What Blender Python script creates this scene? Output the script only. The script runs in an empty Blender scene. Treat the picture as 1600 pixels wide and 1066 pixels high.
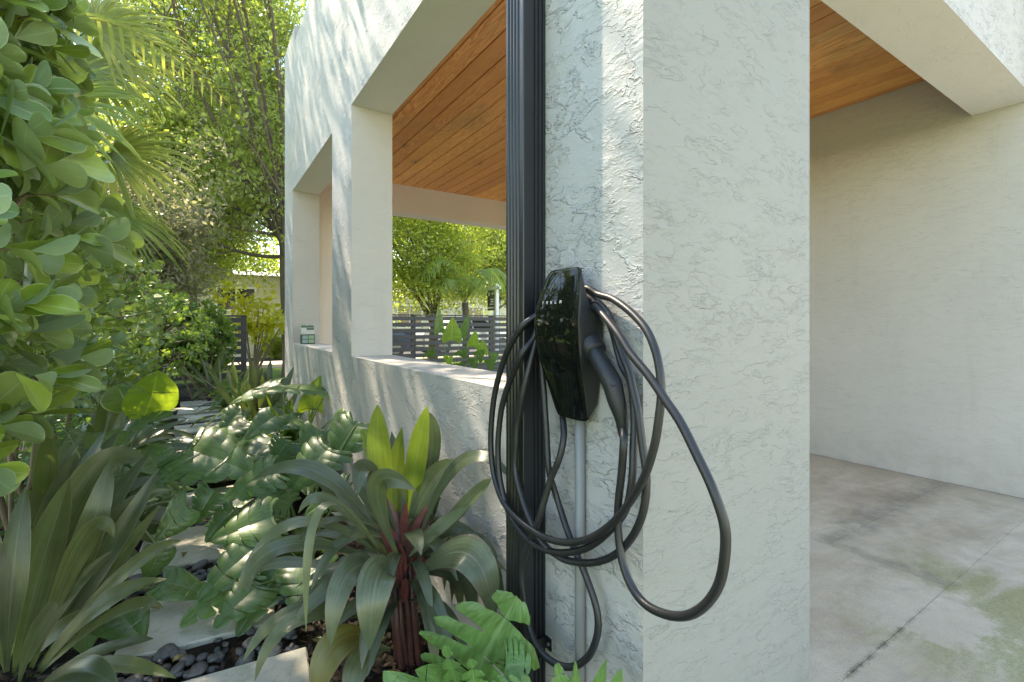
import bpy, math, random
import numpy as np
from mathutils import Vector, Matrix

S = bpy.context.scene
COL = S.collection
R = math.radians
# ------------------------------------------------------------------ camera
cd = bpy.data.cameras.new('camera')
cam = bpy.data.objects.new('camera', cd)
COL.objects.link(cam)
CAM = Vector((0, 0, 1.25))
cam.location = CAM
cam.rotation_euler = (R(90), 0, R(-33.06))
cd.sensor_width = 36
cd.lens = 16.76
cd.shift_y = -27.0 / 1600
cd.clip_start = 0.02
cd.clip_end = 2000
S.camera = cam
# ------------------------------------------------------------------ light
SUN = Vector((-0.199, 0.597, 0.777)).normalized()
W = bpy.data.worlds.new('World')
S.world = W
W.use_nodes = True
nt = W.node_tree
bg = nt.nodes['Background']
sky = nt.nodes.new('ShaderNodeTexSky')
sky.sky_type = 'NISHITA'
sky.sun_disc = False
sky.sun_elevation = R(51)
sky.sun_rotation = R(-18.4)
sky.altitude = 0
sky.air_density = 1.0
sky.dust_density = 0.0
sky.ozone_density = 2.5
nt.links.new(sky.outputs[0], bg.inputs['Color'])
bg.inputs['Strength'].default_value = 0.15
sd = bpy.data.lights.new('sun', 'SUN')
sun = bpy.data.objects.new('sun', sd)
COL.objects.link(sun)
sd.energy = 2.9
sd.angle = R(0.5)
sd.color = (1.0, 0.97, 0.94)
sun.rotation_euler = SUN.to_track_quat('Z', 'Y').to_euler()
vs = S.view_settings
vs.view_transform = 'Standard'
vs.look = 'None'
vs.exposure = 2.42
vs.use_white_balance = True
vs.white_balance_temperature = 8750
vs.white_balance_tint = 10
vs.gamma = 1
vs.use_curve_mapping = False
try:
    S.cycles.max_bounces = 10
    S.cycles.diffuse_bounces = 8
    S.cycles.transmission_bounces = 6
except Exception:
    pass
# ------------------------------------------------------------------ helpers
def link(o, parent=None):
    COL.objects.link(o)
    if parent is not None:
        o.parent = parent
    return o

def tag(o, label=None, cat=None, group=None, kind=None):
    if label: o['label'] = label
    if cat: o['category'] = cat
    if group: o['group'] = group
    if kind: o['kind'] = kind
    return o

def thing(name, label, cat, loc=(0, 0, 0), group=None):
    o = bpy.data.objects.new(name, None)
    o.empty_display_size = 0.1
    o.location = loc
    link(o)
    return tag(o, label, cat, group)

def place(name, me, mat=None, parent=None, loc=None):
    """object from mesh data given in world coordinates, parented to an unrotated thing"""
    if mat is not None and len(me.materials) == 0:
        me.materials.append(mat)
    o = bpy.data.objects.new(name, me)
    link(o, parent)
    if loc is not None:
        o.location = loc
    elif parent is not None:
        p = parent
        off = Vector((0, 0, 0))
        while p is not None:
            off += p.location
            p = p.parent
        o.location = -off
    return o

def np_mesh(name, V, F, uv=None, var=None, smooth=True):
    """V (n,3); F (m,k) array of equal sided faces, or list of lists"""
    me = bpy.data.meshes.new(name)
    V = np.asarray(V, dtype=np.float32)
    if isinstance(F, np.ndarray):
        m, k = F.shape
        me.vertices.add(len(V))
        me.vertices.foreach_set('co', V.ravel())
        me.loops.add(m * k)
        me.loops.foreach_set('vertex_index', F.astype(np.int32).ravel())
        me.polygons.add(m)
        me.polygons.foreach_set('loop_start', np.arange(0, m * k, k, dtype=np.int32))
        me.polygons.foreach_set('loop_total', np.full(m, k, dtype=np.int32))
        flat = F.ravel()
    else:
        me.from_pydata([tuple(v) for v in V.tolist()], [], F)
        flat = np.array([i for f in F for i in f])
    if uv is not None:
        l = me.uv_layers.new(name='UVMap')
        l.data.foreach_set('uv', np.asarray(uv, dtype=np.float32)[flat].ravel())
    if var is not None:
        a = me.attributes.new('var', 'FLOAT', 'POINT')
        a.data.foreach_set('value', np.asarray(var, dtype=np.float32))
    me.update(calc_edges=True)
    if smooth:
        me.polygons.foreach_set('use_smooth', np.ones(len(me.polygons), dtype=bool))
    me.validate()
    return me

class MB:
    """collects boxes, tubes, polys into one mesh"""
    def __init__(s): s.v = []; s.f = []
    def box(s, x0, x1, y0, y1, z0, z1):
        b = len(s.v)
        s.v += [(x, y, z) for z in (z0, z1) for y in (y0, y1) for x in (x0, x1)]
        for q in ((0,2,3,1),(4,5,7,6),(0,1,5,4),(2,6,7,3),(0,4,6,2),(1,3,7,5)):
            s.f.append([b + i for i in q])
        return s
    def bbox(s, x0, x1, y0, y1, z0, z1, c=0.004):
        """box with chamfered edges"""
        b = len(s.v); X = (x0, x1); Y = (y0, y1); Z = (z0, z1); sg = (1, -1)
        idx = {}
        for i in (0,1):
            for j in (0,1):
                for k in (0,1):
                    for a in range(3):
                        p = [X[i] + c*sg[i], Y[j] + c*sg[j], Z[k] + c*sg[k]]
                        p[a] = (X[i], Y[j], Z[k])[a]
                        idx[(i,j,k,a)] = len(s.v); s.v.append(tuple(p))
        F = []
        for k in (0,1):
            F.append([idx[(0,0,k,2)], idx[(1,0,k,2)], idx[(1,1,k,2)], idx[(0,1,k,2)]][::(1 if k else -1)])
        for j in (0,1):
            F.append([idx[(0,j,0,1)], idx[(1,j,0,1)], idx[(1,j,1,1)], idx[(0,j,1,1)]][::(-1 if j else 1)])
        for i in (0,1):
            F.append([idx[(i,0,0,0)], idx[(i,1,0,0)], idx[(i,1,1,0)], idx[(i,0,1,0)]][::(1 if i else -1)])
        for j in (0,1):
            for k in (0,1):
                f = [idx[(0,j,k,1)], idx[(1,j,k,1)], idx[(1,j,k,2)], idx[(0,j,k,2)]]
                F.append(f if (j == 0) == (k == 1) else f[::-1])
        for i in (0,1):
            for k in (0,1):
                f = [idx[(i,0,k,0)], idx[(i,1,k,0)], idx[(i,1,k,2)], idx[(i,0,k,2)]]
                F.append(f if (i == 1) == (k == 1) else f[::-1])
        for i in (0,1):
            for j in (0,1):
                f = [idx[(i,j,0,0)], idx[(i,j,1,0)], idx[(i,j,1,1)], idx[(i,j,0,1)]]
                F.append(f if (i == 0) == (j == 0) else f[::-1])
        for i in (0,1):
            for j in (0,1):
                for k in (0,1):
                    f = [idx[(i,j,k,0)], idx[(i,j,k,1)], idx[(i,j,k,2)]]
                    F.append(f if (i+j+k) % 2 == 1 else f[::-1])
        s.f += F
        return s
    def tube(s, pts, rad, n=8, caps=True):
        pts = [Vector(p) for p in pts]
        if not hasattr(rad, '__len__'): rad = [rad]*len(pts)
        b = len(s.v)
        t = (pts[1]-pts[0]).normalized()
        up = Vector((0,0,1)) if abs(t.z) < .9 else Vector((1,0,0))
        a = t.cross(up).normalized(); c = a.cross(t)
        for i, p in enumerate(pts):
            tt = (pts[min(i+1, len(pts)-1)] - pts[max(i-1, 0)])
            if tt.length > 1e-9: tt.normalize()
            else: tt = t
            q = t.rotation_difference(tt)
            a = (q @ a); a = (a - tt*a.dot(tt)).normalized(); c = a.cross(tt); t = tt
            for k in range(n):
                w = 2*math.pi*k/n
                s.v.append(tuple(p + rad[i]*(math.cos(w)*a + math.sin(w)*c)))
        for i in range(len(pts)-1):
            for k in range(n):
                k2 = (k+1) % n
                s.f.append([b+i*n+k, b+(i+1)*n+k, b+(i+1)*n+k2, b+i*n+k2])
        if caps:
            s.f.append([b+k for k in range(n)]); e = b+(len(pts)-1)*n
            s.f.append([e+k for k in reversed(range(n))])
        return s
    def poly(s, pts):
        b = len(s.v); s.v += [tuple(p) for p in pts]; s.f.append(list(range(b, b+len(pts)))); return s
    def mesh(s, name, smooth=False):
        me = bpy.data.meshes.new(name)
        me.from_pydata(s.v, [], s.f); me.update()
        if smooth:
            me.polygons.foreach_set('use_smooth', np.ones(len(me.polygons), dtype=bool))
        return me
    def build(s, name, mat, parent=None, smooth=False):
        return place(name, s.mesh(name, smooth), mat, parent)

def catmull(P, k=6):
    P = [Vector(p) for p in P]; out = []
    for i in range(len(P)-1):
        a = P[max(i-1,0)]; b = P[i]; c = P[i+1]; d = P[min(i+2,len(P)-1)]
        ta = (c-a)*.5; tb = (d-b)*.5
        # limit tangents on uneven spacing
        L = (c-b).length
        if ta.length > L: ta = ta.normalized()*L
        if tb.length > L: tb = tb.normalized()*L
        for j in range(k):
            t = j/k; t2 = t*t; t3 = t2*t
            out.append(b*(2*t3-3*t2+1) + ta*(t3-2*t2+t) + c*(-2*t3+3*t2) + tb*(t3-t2))
    out.append(P[-1]); return out

# ------------------------------------------------------------------ materials
def new_mat(name):
    m = bpy.data.materials.new(name); m.use_nodes = True
    t = m.node_tree; b = t.nodes['Principled BSDF']
    return m, t, b
def N(t, typ, **kw):
    n = t.nodes.new(typ)
    for k, v in kw.items(): setattr(n, k, v)
    return n
def noise(t, vec, scale, detail=4, rough=.55, dist=0):
    n = N(t, 'ShaderNodeTexNoise')
    n.inputs['Scale'].default_value = scale; n.inputs['Detail'].default_value = detail
    n.inputs['Roughness'].default_value = rough; n.inputs['Distortion'].default_value = dist
    t.links.new(vec, n.inputs['Vector']); return n.outputs['Fac']
def mapping(t, vec, scale=(1,1,1), loc=(0,0,0), rot=(0,0,0)):
    n = N(t, 'ShaderNodeMapping')
    n.inputs['Scale'].default_value = scale; n.inputs['Location'].default_value = loc
    n.inputs['Rotation'].default_value = rot
    t.links.new(vec, n.inputs['Vector']); return n.outputs[0]
def rng(t, v, a, b, c=0., d=1., smooth=False):
    n = N(t, 'ShaderNodeMapRange')
    if smooth: n.interpolation_type = 'SMOOTHSTEP'
    t.links.new(v, n.inputs['Value'])
    n.inputs['From Min'].default_value = a; n.inputs['From Max'].default_value = b
    n.inputs['To Min'].default_value = c; n.inputs['To Max'].default_value = d
    return n.outputs[0]
def mth(t, op, a, b=None):
    n = N(t, 'ShaderNodeMath', operation=op)
    for i, x in enumerate((a, b)):
        if x is None: continue
        if isinstance(x, (int, float)): n.inputs[i].default_value = x
        else: t.links.new(x, n.inputs[i])
    return n.outputs[0]
def mix(t, fac, a, b, mode='MIX'):
    n = N(t, 'ShaderNodeMix', data_type='RGBA', blend_type=mode)
    for inp, x in ((n.inputs[0], fac), (n.inputs[6], a), (n.inputs[7], b)):
        if isinstance(x, (int, float)): inp.default_value = x
        elif isinstance(x, tuple): inp.default_value = (*x, 1)
        else: t.links.new(x, inp)
    return n.outputs[2]
def bump(t, b, h, strength, dist, normal=None):
    n = N(t, 'ShaderNodeBump')
    n.inputs['Strength'].default_value = strength; n.inputs['Distance'].default_value = dist
    t.links.new(h, n.inputs['Height'])
    if normal is not None: t.links.new(normal, n.inputs['Normal'])
    if b is not None: t.links.new(n.outputs[0], b.inputs['Normal'])
    return n.outputs[0]
def geo(t): return N(t, 'ShaderNodeNewGeometry')

def stucco(name, col, amp=1.0, rot=(0,0,0), stretch=2.2, scale=1.0, dirt=True, fine=1.0):
    """skip trowelled render: short broken ridges and plateaus dragged one way, sandy grain"""
    m, t, b = new_mat(name)
    p = geo(t).outputs['Position']
    mp = mapping(t, p, (scale, scale, scale*stretch), (0,0,0), rot)
    wv = N(t, 'ShaderNodeTexNoise'); wv.inputs['Scale'].default_value = 16; wv.inputs['Detail'].default_value = 3
    t.links.new(mp, wv.inputs['Vector'])
    off = N(t, 'ShaderNodeVectorMath', operation='MULTIPLY_ADD')
    t.links.new(wv.outputs['Color'], off.inputs[0]); off.inputs[1].default_value = (.09,.09,.09); t.links.new(mp, off.inputs[2])
    def terrace(f, lo, wd):
        st = rng(t, f, lo, lo+wd, smooth=True)
        lip = mth(t, 'SUBTRACT', 1.0, mth(t, 'MINIMUM', 1.0, mth(t, 'MULTIPLY', mth(t, 'ABSOLUTE', mth(t, 'SUBTRACT', f, lo+wd)), 1/wd)))
        return mth(t, 'ADD', mth(t, 'MULTIPLY', st, .7), mth(t, 'MULTIPLY', lip, .55))
    def broken(sc, lo, hi, loc):
        return rng(t, noise(t, mapping(t, mp, (1,1,1), loc), sc, 4, .6), lo, hi, .08, 1, True)
    a = mth(t, 'MULTIPLY', terrace(noise(t, off.outputs[0], 7, 4, .52), .50, .022), broken(6, .44, .58, (3,1,2)))
    c = mth(t, 'MULTIPLY', terrace(noise(t, mapping(t, off.outputs[0], (1,1,1), (5,2,8)), 13, 4, .55), .52, .034), broken(5, .42, .58, (7,4,1)))
    d = mth(t, 'MULTIPLY', terrace(noise(t, mapping(t, off.outputs[0], (1,1,1), (1,9,3)), 24, 4, .6), .53, .07), broken(4, .42, .60, (2,8,5)))
    n4 = noise(t, p, 150, 3, .6)
    n5 = noise(t, mp, 2.6, 3, .5)
    n6 = noise(t, mp, 42, 4, .65)
    h = mth(t, 'ADD', mth(t, 'MULTIPLY', a, 1.3), mth(t, 'MULTIPLY', c, 1.15))
    h = mth(t, 'ADD', h, mth(t, 'MULTIPLY', d, .55))
    h = mth(t, 'ADD', h, mth(t, 'MULTIPLY', n4, .28*fine))
    h = mth(t, 'ADD', h, mth(t, 'MULTIPLY', n5, 2.2))
    h = mth(t, 'ADD', h, mth(t, 'MULTIPLY', n6, .55))
    bump(t, b, h, 1.0, 0.0016*amp)
    v = noise(t, p, 1.7, 4, .6)
    c1 = tuple(x*.90 for x in col); c2 = tuple(min(1, x*1.04) for x in col)
    base = mix(t, v, c1, c2)
    if dirt:
        d1 = noise(t, mapping(t, p, (3,3,.35)), 2.4, 5, .65)
        base = mix(t, rng(t, d1, .55, .8, 0, .22), base, (.33,.33,.24))
        s = N(t, 'ShaderNodeSeparateXYZ'); t.links.new(p, s.inputs[0])
        lo = rng(t, s.outputs[2], .05, .45, .35, 0)
        lo = mth(t, 'MULTIPLY', lo, rng(t, noise(t, p, 6, 5, .6), .35, .65))
        base = mix(t, lo, base, (.20,.19,.13))
        sp = rng(t, noise(t, p, 55, 2, .5), .76, .80)
        base = mix(t, mth(t, 'MULTIPLY', sp, .35), base, (.30,.28,.22))
    t.links.new(base, b.inputs['Base Color'])
    b.inputs['Roughness'].default_value = .62
    b.inputs['Specular IOR Level'].default_value = .35
    return m

def simple(name, col, rough=.5, metal=0, nscale=None, namp=.12, bumpd=0, bscale=60, spec=.5):
    m, t, b = new_mat(name)
    p = geo(t).outputs['Position']
    n = noise(t, p, nscale or 8, 5, .6)
    c = mix(t, n, tuple(x*(1-namp) for x in col), tuple(min(1, x*(1+namp)) for x in col))
    t.links.new(c, b.inputs['Base Color'])
    b.inputs['Roughness'].default_value = rough
    b.inputs['Metallic'].default_value = metal
    b.inputs['Specular IOR Level'].default_value = spec
    if bumpd: bump(t, b, noise(t, p, bscale, 4, .6), 1, bumpd)
    return m

def leaf_mat(name, top, top2, under, rib=None, gloss=.35, trans=.35, vein=0, tcol=None, edge=None, spot=0):
    """leaf: colour per object / per leaf, midrib, side veins, own underside, light shining through"""
    m, t, b = new_mat(name)
    out = t.nodes['Material Output']
    oi = N(t, 'ShaderNodeObjectInfo')
    at = N(t, 'ShaderNodeAttribute'); at.attribute_name = 'var'
    r = mth(t, 'FRACT', mth(t, 'ADD', oi.outputs['Random'], at.outputs['Fac']))
    c = mix(t, r, top, top2)
    uv = N(t, 'ShaderNodeUVMap'); uv.uv_map = 'UVMap'
    s = N(t, 'ShaderNodeSeparateXYZ'); t.links.new(uv.outputs[0], s.inputs[0])
    u, v = s.outputs[0], s.outputs[1]
    av = mth(t, 'ABSOLUTE', mth(t, 'SUBTRACT', v, .5))
    c = mix(t, 1.0, c, rng(t, noise(t, geo(t).outputs['Position'], 14, 4, .6), .3, .7, .75, 1.2), 'MULTIPLY')
    if vein == 1:      # parallel veins along a strap leaf
        w = N(t, 'ShaderNodeTexNoise'); w.inputs['Scale'].default_value = 1; w.inputs['Detail'].default_value = 3
        cv = N(t, 'ShaderNodeCombineXYZ')
        t.links.new(mth(t, 'MULTIPLY', u, 1.3), cv.inputs[0])
        t.links.new(mth(t, 'ADD', mth(t, 'MULTIPLY', v, 26), mth(t, 'MULTIPLY', oi.outputs['Random'], 91)), cv.inputs[1])
        t.links.new(cv.outputs[0], w.inputs['Vector'])
        c = mix(t, 1.0, c, rng(t, w.outputs['Fac'], .3, .7, .62, 1.35), 'MULTIPLY')
        bump(t, b, w.outputs['Fac'], .35, .0015)
    if vein == 2:      # feathered side veins
        ph = mth(t, 'SUBTRACT', mth(t, 'MULTIPLY', u, 9), mth(t, 'MULTIPLY', av, 7))
        f = mth(t, 'ABSOLUTE', mth(t, 'SUBTRACT', mth(t, 'FRACT', ph), .5))
        k = rng(t, f, 0, .07, 1, 0, True)
        c = mix(t, mth(t, 'MULTIPLY', k, .35), c, tuple(min(1, x*2.2+.02) for x in top))
        bump(t, b, k, .4, -.0015)
    if rib:
        k = rng(t, av, .008, .028, 1, 0, True)
        c = mix(t, mth(t, 'MULTIPLY', k, .8), c, rib)
    if edge:
        k = rng(t, av, .455, .49, 0, 1, True)
        c = mix(t, mth(t, 'MULTIPLY', k, .8), c, edge)
    if spot:
        k = rng(t, noise(t, mapping(t, uv.outputs[0], (1,1,1)), 9, 5, .7), .66, .72)
        c = mix(t, mth(t, 'MULTIPLY', k, spot), c, (.16,.10,.03))
    back = geo(t).outputs['Backfacing']
    c2 = mix(t, .45, c, under)
    cc = mix(t, back, c, c2)
    t.links.new(cc, b.inputs['Base Color'])
    b.inputs['Roughness'].default_value = gloss
    b.inputs['Specular IOR Level'].default_value = .5
    tr = N(t, 'ShaderNodeBsdfTranslucent')
    tc = tcol or (min(1, top2[0]*3.2+.05), min(1, top2[1]*3.0+.08), top2[2]*1.0)
    t.links.new(mix(t, .35, tc, c), tr.inputs['Color'])
    ms = N(t, 'ShaderNodeMixShader'); ms.inputs[0].default_value = trans
    t.links.new(b.outputs[0], ms.inputs[1]); t.links.new(tr.outputs[0], ms.inputs[2])
    t.links.new(ms.outputs[0], out.inputs['Surface'])
    return m

M = {}
PAINT_DIMMED = (.275, .275, .256)  # same white paint, darkened on the front in place of blocked skylight
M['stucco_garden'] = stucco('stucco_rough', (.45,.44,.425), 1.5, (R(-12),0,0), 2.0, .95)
M['stucco_front_dimmed'] = stucco('stucco_front_dimmed', PAINT_DIMMED, .62, (0,R(-38),0), 2.6, 1.0, fine=.45)
M['stucco_soft'] = stucco('stucco_soft', (.565,.54,.495), .38, (R(4),0,0), 3.2, 1.2, fine=.7)
M['stucco_porch_lightened'] = stucco('stucco_porch_lightened', (.80,.75,.68), .6, (0,0,0), 2.4, 1.0, dirt=False)  # same paint lightened to stand in for light missing inside the porch
M['stucco_beam_lightened'] = stucco('stucco_beam_lightened', (.76,.755,.69), .6, (0,0,0), 1.6, 1.0, dirt=False)  # soffit light put into the colour: the same paint, lightened
M['black_metal'] = simple('black_metal', (.014,.015,.018), .32, 0, 20, .3, .0003, 90, .6)
M['conduit'] = simple('conduit_paint', (.20,.21,.205), .45, 0, 12, .15)
M['rubber'] = simple('cable_rubber', (.016,.017,.019), .42, 0, 30, .35, .0002, 200)
M['plastic'] = simple('charger_plastic', (.014,.016,.018), .48, 0, 30, .2, .0002, 500)
M['stem'] = simple('green_stem', (.10,.16,.04), .5, 0, 30, .3)
M['bark'] = simple('bark', (.11,.085,.06), .85, 0, 14, .45, .01, 22)
M['fence'] = simple('charcoal_fence', (.03,.03,.033), .5, 0, 3, .25, .001, 30)
M['white'] = simple('white_paint', (.8,.8,.78), .5, 0, 8, .05)

def glass_mat():
    m, t, b = new_mat('black_glass')
    p = geo(t).outputs['Position']
    d = rng(t, noise(t, p, 420, 2, .5), .70, .76)
    sm = rng(t, noise(t, mapping(t, p, (1,1,.5)), 22, 5, .65), .45, .75, 0, .35)
    t.links.new(mix(t, mth(t, 'MULTIPLY', d, .5), (.004,.005,.005), (.25,.26,.24)), b.inputs['Base Color'])
    t.links.new(mth(t, 'ADD', mth(t, 'MULTIPLY', sm, .2), mth(t, 'ADD', mth(t, 'MULTIPLY', d, .4), .03)), b.inputs['Roughness'])
    b.inputs['Specular IOR Level'].default_value = .42
    return m
M['black_glass'] = glass_mat()

def wood_mat():
    m, t, b = new_mat('cypress_boards')
    p = geo(t).outputs['Position']
    oi = N(t, 'ShaderNodeObjectInfo')
    cv = N(t, 'ShaderNodeCombineXYZ')
    t.links.new(mth(t, 'MULTIPLY', oi.outputs['Random'], 37), cv.inputs[0])
    t.links.new(mth(t, 'MULTIPLY', oi.outputs['Random'], 91), cv.inputs[1])
    add = N(t, 'ShaderNodeVectorMath', operation='ADD')
    t.links.new(p, add.inputs[0]); t.links.new(cv.outputs[0], add.inputs[1])
    q = mapping(t, add.outputs[0], (1, .09, 1))
    n1 = noise(t, q, 11, 3, .5, .4)
    rings = mth(t, 'FRACT', mth(t, 'MULTIPLY', n1, 11))
    rr = rng(t, rings, .0, .9, 0, 1)
    fine = noise(t, mapping(t, add.outputs[0], (1, .02, 1)), 160, 3, .7)
    c = mix(t, rr, (1.0,.52,.18), (.66,.24,.06))
    c = mix(t, rng(t, fine, .35, .65, 0, .4), c, (.74,.36,.11))
    big = noise(t, mapping(t, add.outputs[0], (1,.25,1)), 4, 3, .5)
    c = mix(t, rng(t, big, .45, .7, 0, .55), c, (.95,.52,.14))
    c = mix(t, mth(t, 'MULTIPLY', oi.outputs['Random'], .62), c, (.50,.16,.04))
    vo = N(t, 'ShaderNodeTexVoronoi'); vo.inputs['Scale'].default_value = 2.3
    t.links.new(mapping(t, add.outputs[0], (1,.55,.1)), vo.inputs['Vector'])
    kn = rng(t, vo.outputs['Distance'], .025, .055, 1, 0, True)
    halo = rng(t, vo.outputs['Distance'], .05, .16, .4, 0, True)
    c = mix(t, halo, c, (.13,.05,.025)); c = mix(t, kn, c, (.03,.016,.01))
    st = noise(t, mapping(t, p, (1,.5,1)), 2.2, 4, .6)
    c = mix(t, rng(t, st, .55, .72, 0, .4), c, (.34,.22,.09))
    t.links.new(c, b.inputs['Base Color'])
    b.inputs['Roughness'].default_value = .30
    b.inputs['Specular IOR Level'].default_value = .5
    bump(t, b, rr, .15, .0008)
    return m
M['wood'] = wood_mat()

def slab_mat():
    m, t, b = new_mat('weathered_concrete')
    p = geo(t).outputs['Position']
    n1 = noise(t, mapping(t, p, (.7,1.6,1)), 2.6, 6, .62, .6); n2 = noise(t, p, 11, 6, .7); n3 = noise(t, p, 90, 3, .6)
    c = mix(t, rng(t, n1, .35, .65), (.45,.345,.235), (.62,.52,.39))
    c = mix(t, rng(t, n2, .42, .68, 0, .45), c, (.30,.27,.23))
    n6 = noise(t, mapping(t, p, (.6,.6,1), (4,2,0)), 1.7, 5, .6, .8)
    c = mix(t, rng(t, n6, .46, .66, 0, .6), c, (.64,.56,.43))
    c = mix(t, rng(t, noise(t, mapping(t, p, (1,1,1), (9,3,0)), 2.2, 4, .6), .55, .75, 0, .5), c, (.36,.27,.20))
    # algae creeping in round a scrubbed pale patch
    d = N(t, 'ShaderNodeVectorMath', operation='DISTANCE'); t.links.new(p, d.inputs[0]); d.inputs[1].default_value = (2.47, .74, .08)
    dd = mth(t, 'ADD', d.outputs['Value'], rng(t, n2,   .3, .7, -.10, .10))
    g = rng(t, dd, .20, .30, 0, 1, True)
    d2 = N(t, 'ShaderNodeVectorMath', operation='DISTANCE'); t.links.new(p, d2.inputs[0]); d2.inputs[1].default_value = (2.62, .28, .08)
    g2 = rng(t, mth(t, 'ADD', d2.outputs['Value'], rng(t, n1, .3, .7, -.3, .3)), .25, .72, 1, 0, True)
    g = mth(t, 'MULTIPLY', mth(t, 'MULTIPLY', g, g2), rng(t, n3, .35, .6, .5, 1))
    c = mix(t, mth(t, 'MULTIPLY', g, .7), c, (.235,.245,.06))
    c = mix(t, rng(t, n3, .62, .72, 0, .35), c, (.16,.15,.12))
    # dirt that has settled along joints, the old patch and the foot of the wall
    s = N(t, 'ShaderNodeSeparateXYZ'); t.links.new(p, s.inputs[0]); X_, Y_ = s.outputs[0], s.outputs[1]
    def near(v, at, wd): return rng(t, mth(t, 'ABSOLUTE', mth(t, 'SUBTRACT', v, at)), 0, wd, 1, 0, True)
    wob = mth(t, 'ADD', Y_, rng(t, n1, .3, .7, -.05, .05)); wox = mth(t, 'ADD', X_, rng(t, n1, .3, .7, -.05, .05))
    l1 = mth(t, 'MULTIPLY', near(wob, 1.22, .16), rng(t, X_, 2.75, 2.85))
    l2 = mth(t, 'MULTIPLY', near(wox, 2.81, .07), mth(t, 'MULTIPLY', rng(t, Y_, .68, .75), rng(t, Y_, 1.2, 1.28, 1, 0)))
    l = mth(t, 'MULTIPLY', mth(t, 'MAXIMUM', l1, l2), rng(t, n2, .3, .6, .3, 1))
    c = mix(t, mth(t, 'MULTIPLY', l, .6), c, (.22,.19,.145))
    cr = mth(t, 'MULTIPLY', mth(t, 'MULTIPLY', near(mth(t, 'ADD', Y_, rng(t, n3, .3, .7, -.006, .006)), .719, .018), rng(t, n2, .42, .58)), rng(t, X_, 2.15, 2.6, 1, .12))
    c = mix(t, mth(t, 'MULTIPLY', cr, .85), c, (.09,.10,.045))
    c = mix(t, mth(t, 'MULTIPLY', near(mth(t, 'ADD', X_, rng(t, n2, .3, .7, -.01, .01)), 4.612, .03), .95), c, (.05,.04,.03))
    c = mix(t, mth(t, 'MULTIPLY', near(X_, 4.62, .35), .35), c, (.30,.24,.18))
    gr = rng(t, noise(t, p, 300, 2, .6), .35, .65, .86, 1.12)
    c = mix(t, 1.0, c, gr, 'MULTIPLY')
    t.links.new(c, b.inputs['Base Color'])
    b.inputs['Roughness'].default_value = .8
    h = mth(t, 'ADD', n3, mth(t, 'MULTIPLY', n2, 2))
    bump(t, b, h, .6, .0015)
    return m
M['slab'] = slab_mat()
M['crack'] = simple('joint_dirt', (.10,.09,.07), .95, 0, 30, .4)
def paver_mat():
    m, t, b = new_mat('cast_paver')
    p = geo(t).outputs['Position']
    n1 = noise(t, p, 3.5, 5, .6); n2 = noise(t, p, 26, 5, .7); n3 = noise(t, p, 220, 2, .5)
    c = mix(t, rng(t, n1, .35, .65), (.42,.395,.325), (.58,.55,.46))
    c = mix(t, rng(t, n2, .52, .70, 0, .55), c, (.27,.245,.17))
    c = mix(t, rng(t, noise(t, mapping(t, p, (1,1,1), (4,1,0)), 5, 6, .7), .58, .70, 0, .5), c, (.22,.24,.12))
    c = mix(t, rng(t, n3, .68, .74, 0, .6), c, (.10,.08,.05))
    t.links.new(c, b.inputs['Base Color']); b.inputs['Roughness'].default_value = .88
    bump(t, b, mth(t, 'ADD', n3, mth(t, 'MULTIPLY', n2, 2)), .8, .0015)
    return m
M['paver'] = paver_mat()
def pebble_mat():
    m, t, b = new_mat('black_pebble')
    oi = N(t, 'ShaderNodeObjectInfo'); p = geo(t).outputs['Position']
    c = mix(t, oi.outputs['Random'], (.028,.029,.033), (.115,.115,.118))
    c = mix(t, rng(t, noise(t, p, 60, 5, .7), .45, .7, 0, .6), c, (.16,.15,.13))
    t.links.new(c, b.inputs['Base Color'])
    t.links.new(rng(t, oi.outputs['Random'], 0, 1, .45, .75), b.inputs['Roughness'])
    bump(t, b, noise(t, p, 160, 4, .6), .8, .0012)
    return m
M['pebble'] = pebble_mat()
M['mulch'] = simple('mulch_ground', (.028,.020,.014), .95, 0, 25, .5, .012, 45, .2)
M['chip'] = simple('mulch_chip', (.040,.028,.020), .85, 0, 60, .6, .001, 120, .3)
M['grass'] = simple('lawn', (.12,.18,.03), .9, 0, 6, .4, .02, 40, .2)
M['asphalt'] = simple('asphalt', (.06,.06,.058), .9, 0, 3, .2, .003, 120, .3)
M['twig'] = simple('twig', (.16,.12,.07), .7, 0, 30, .4)
M['sheath'] = simple('reddish_sheath', (.17,.055,.05), .4, 0, 60, .6)
M['cane'] = simple('burgundy_cane', (.075,.032,.028), .45, 0, 40, .6)

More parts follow.
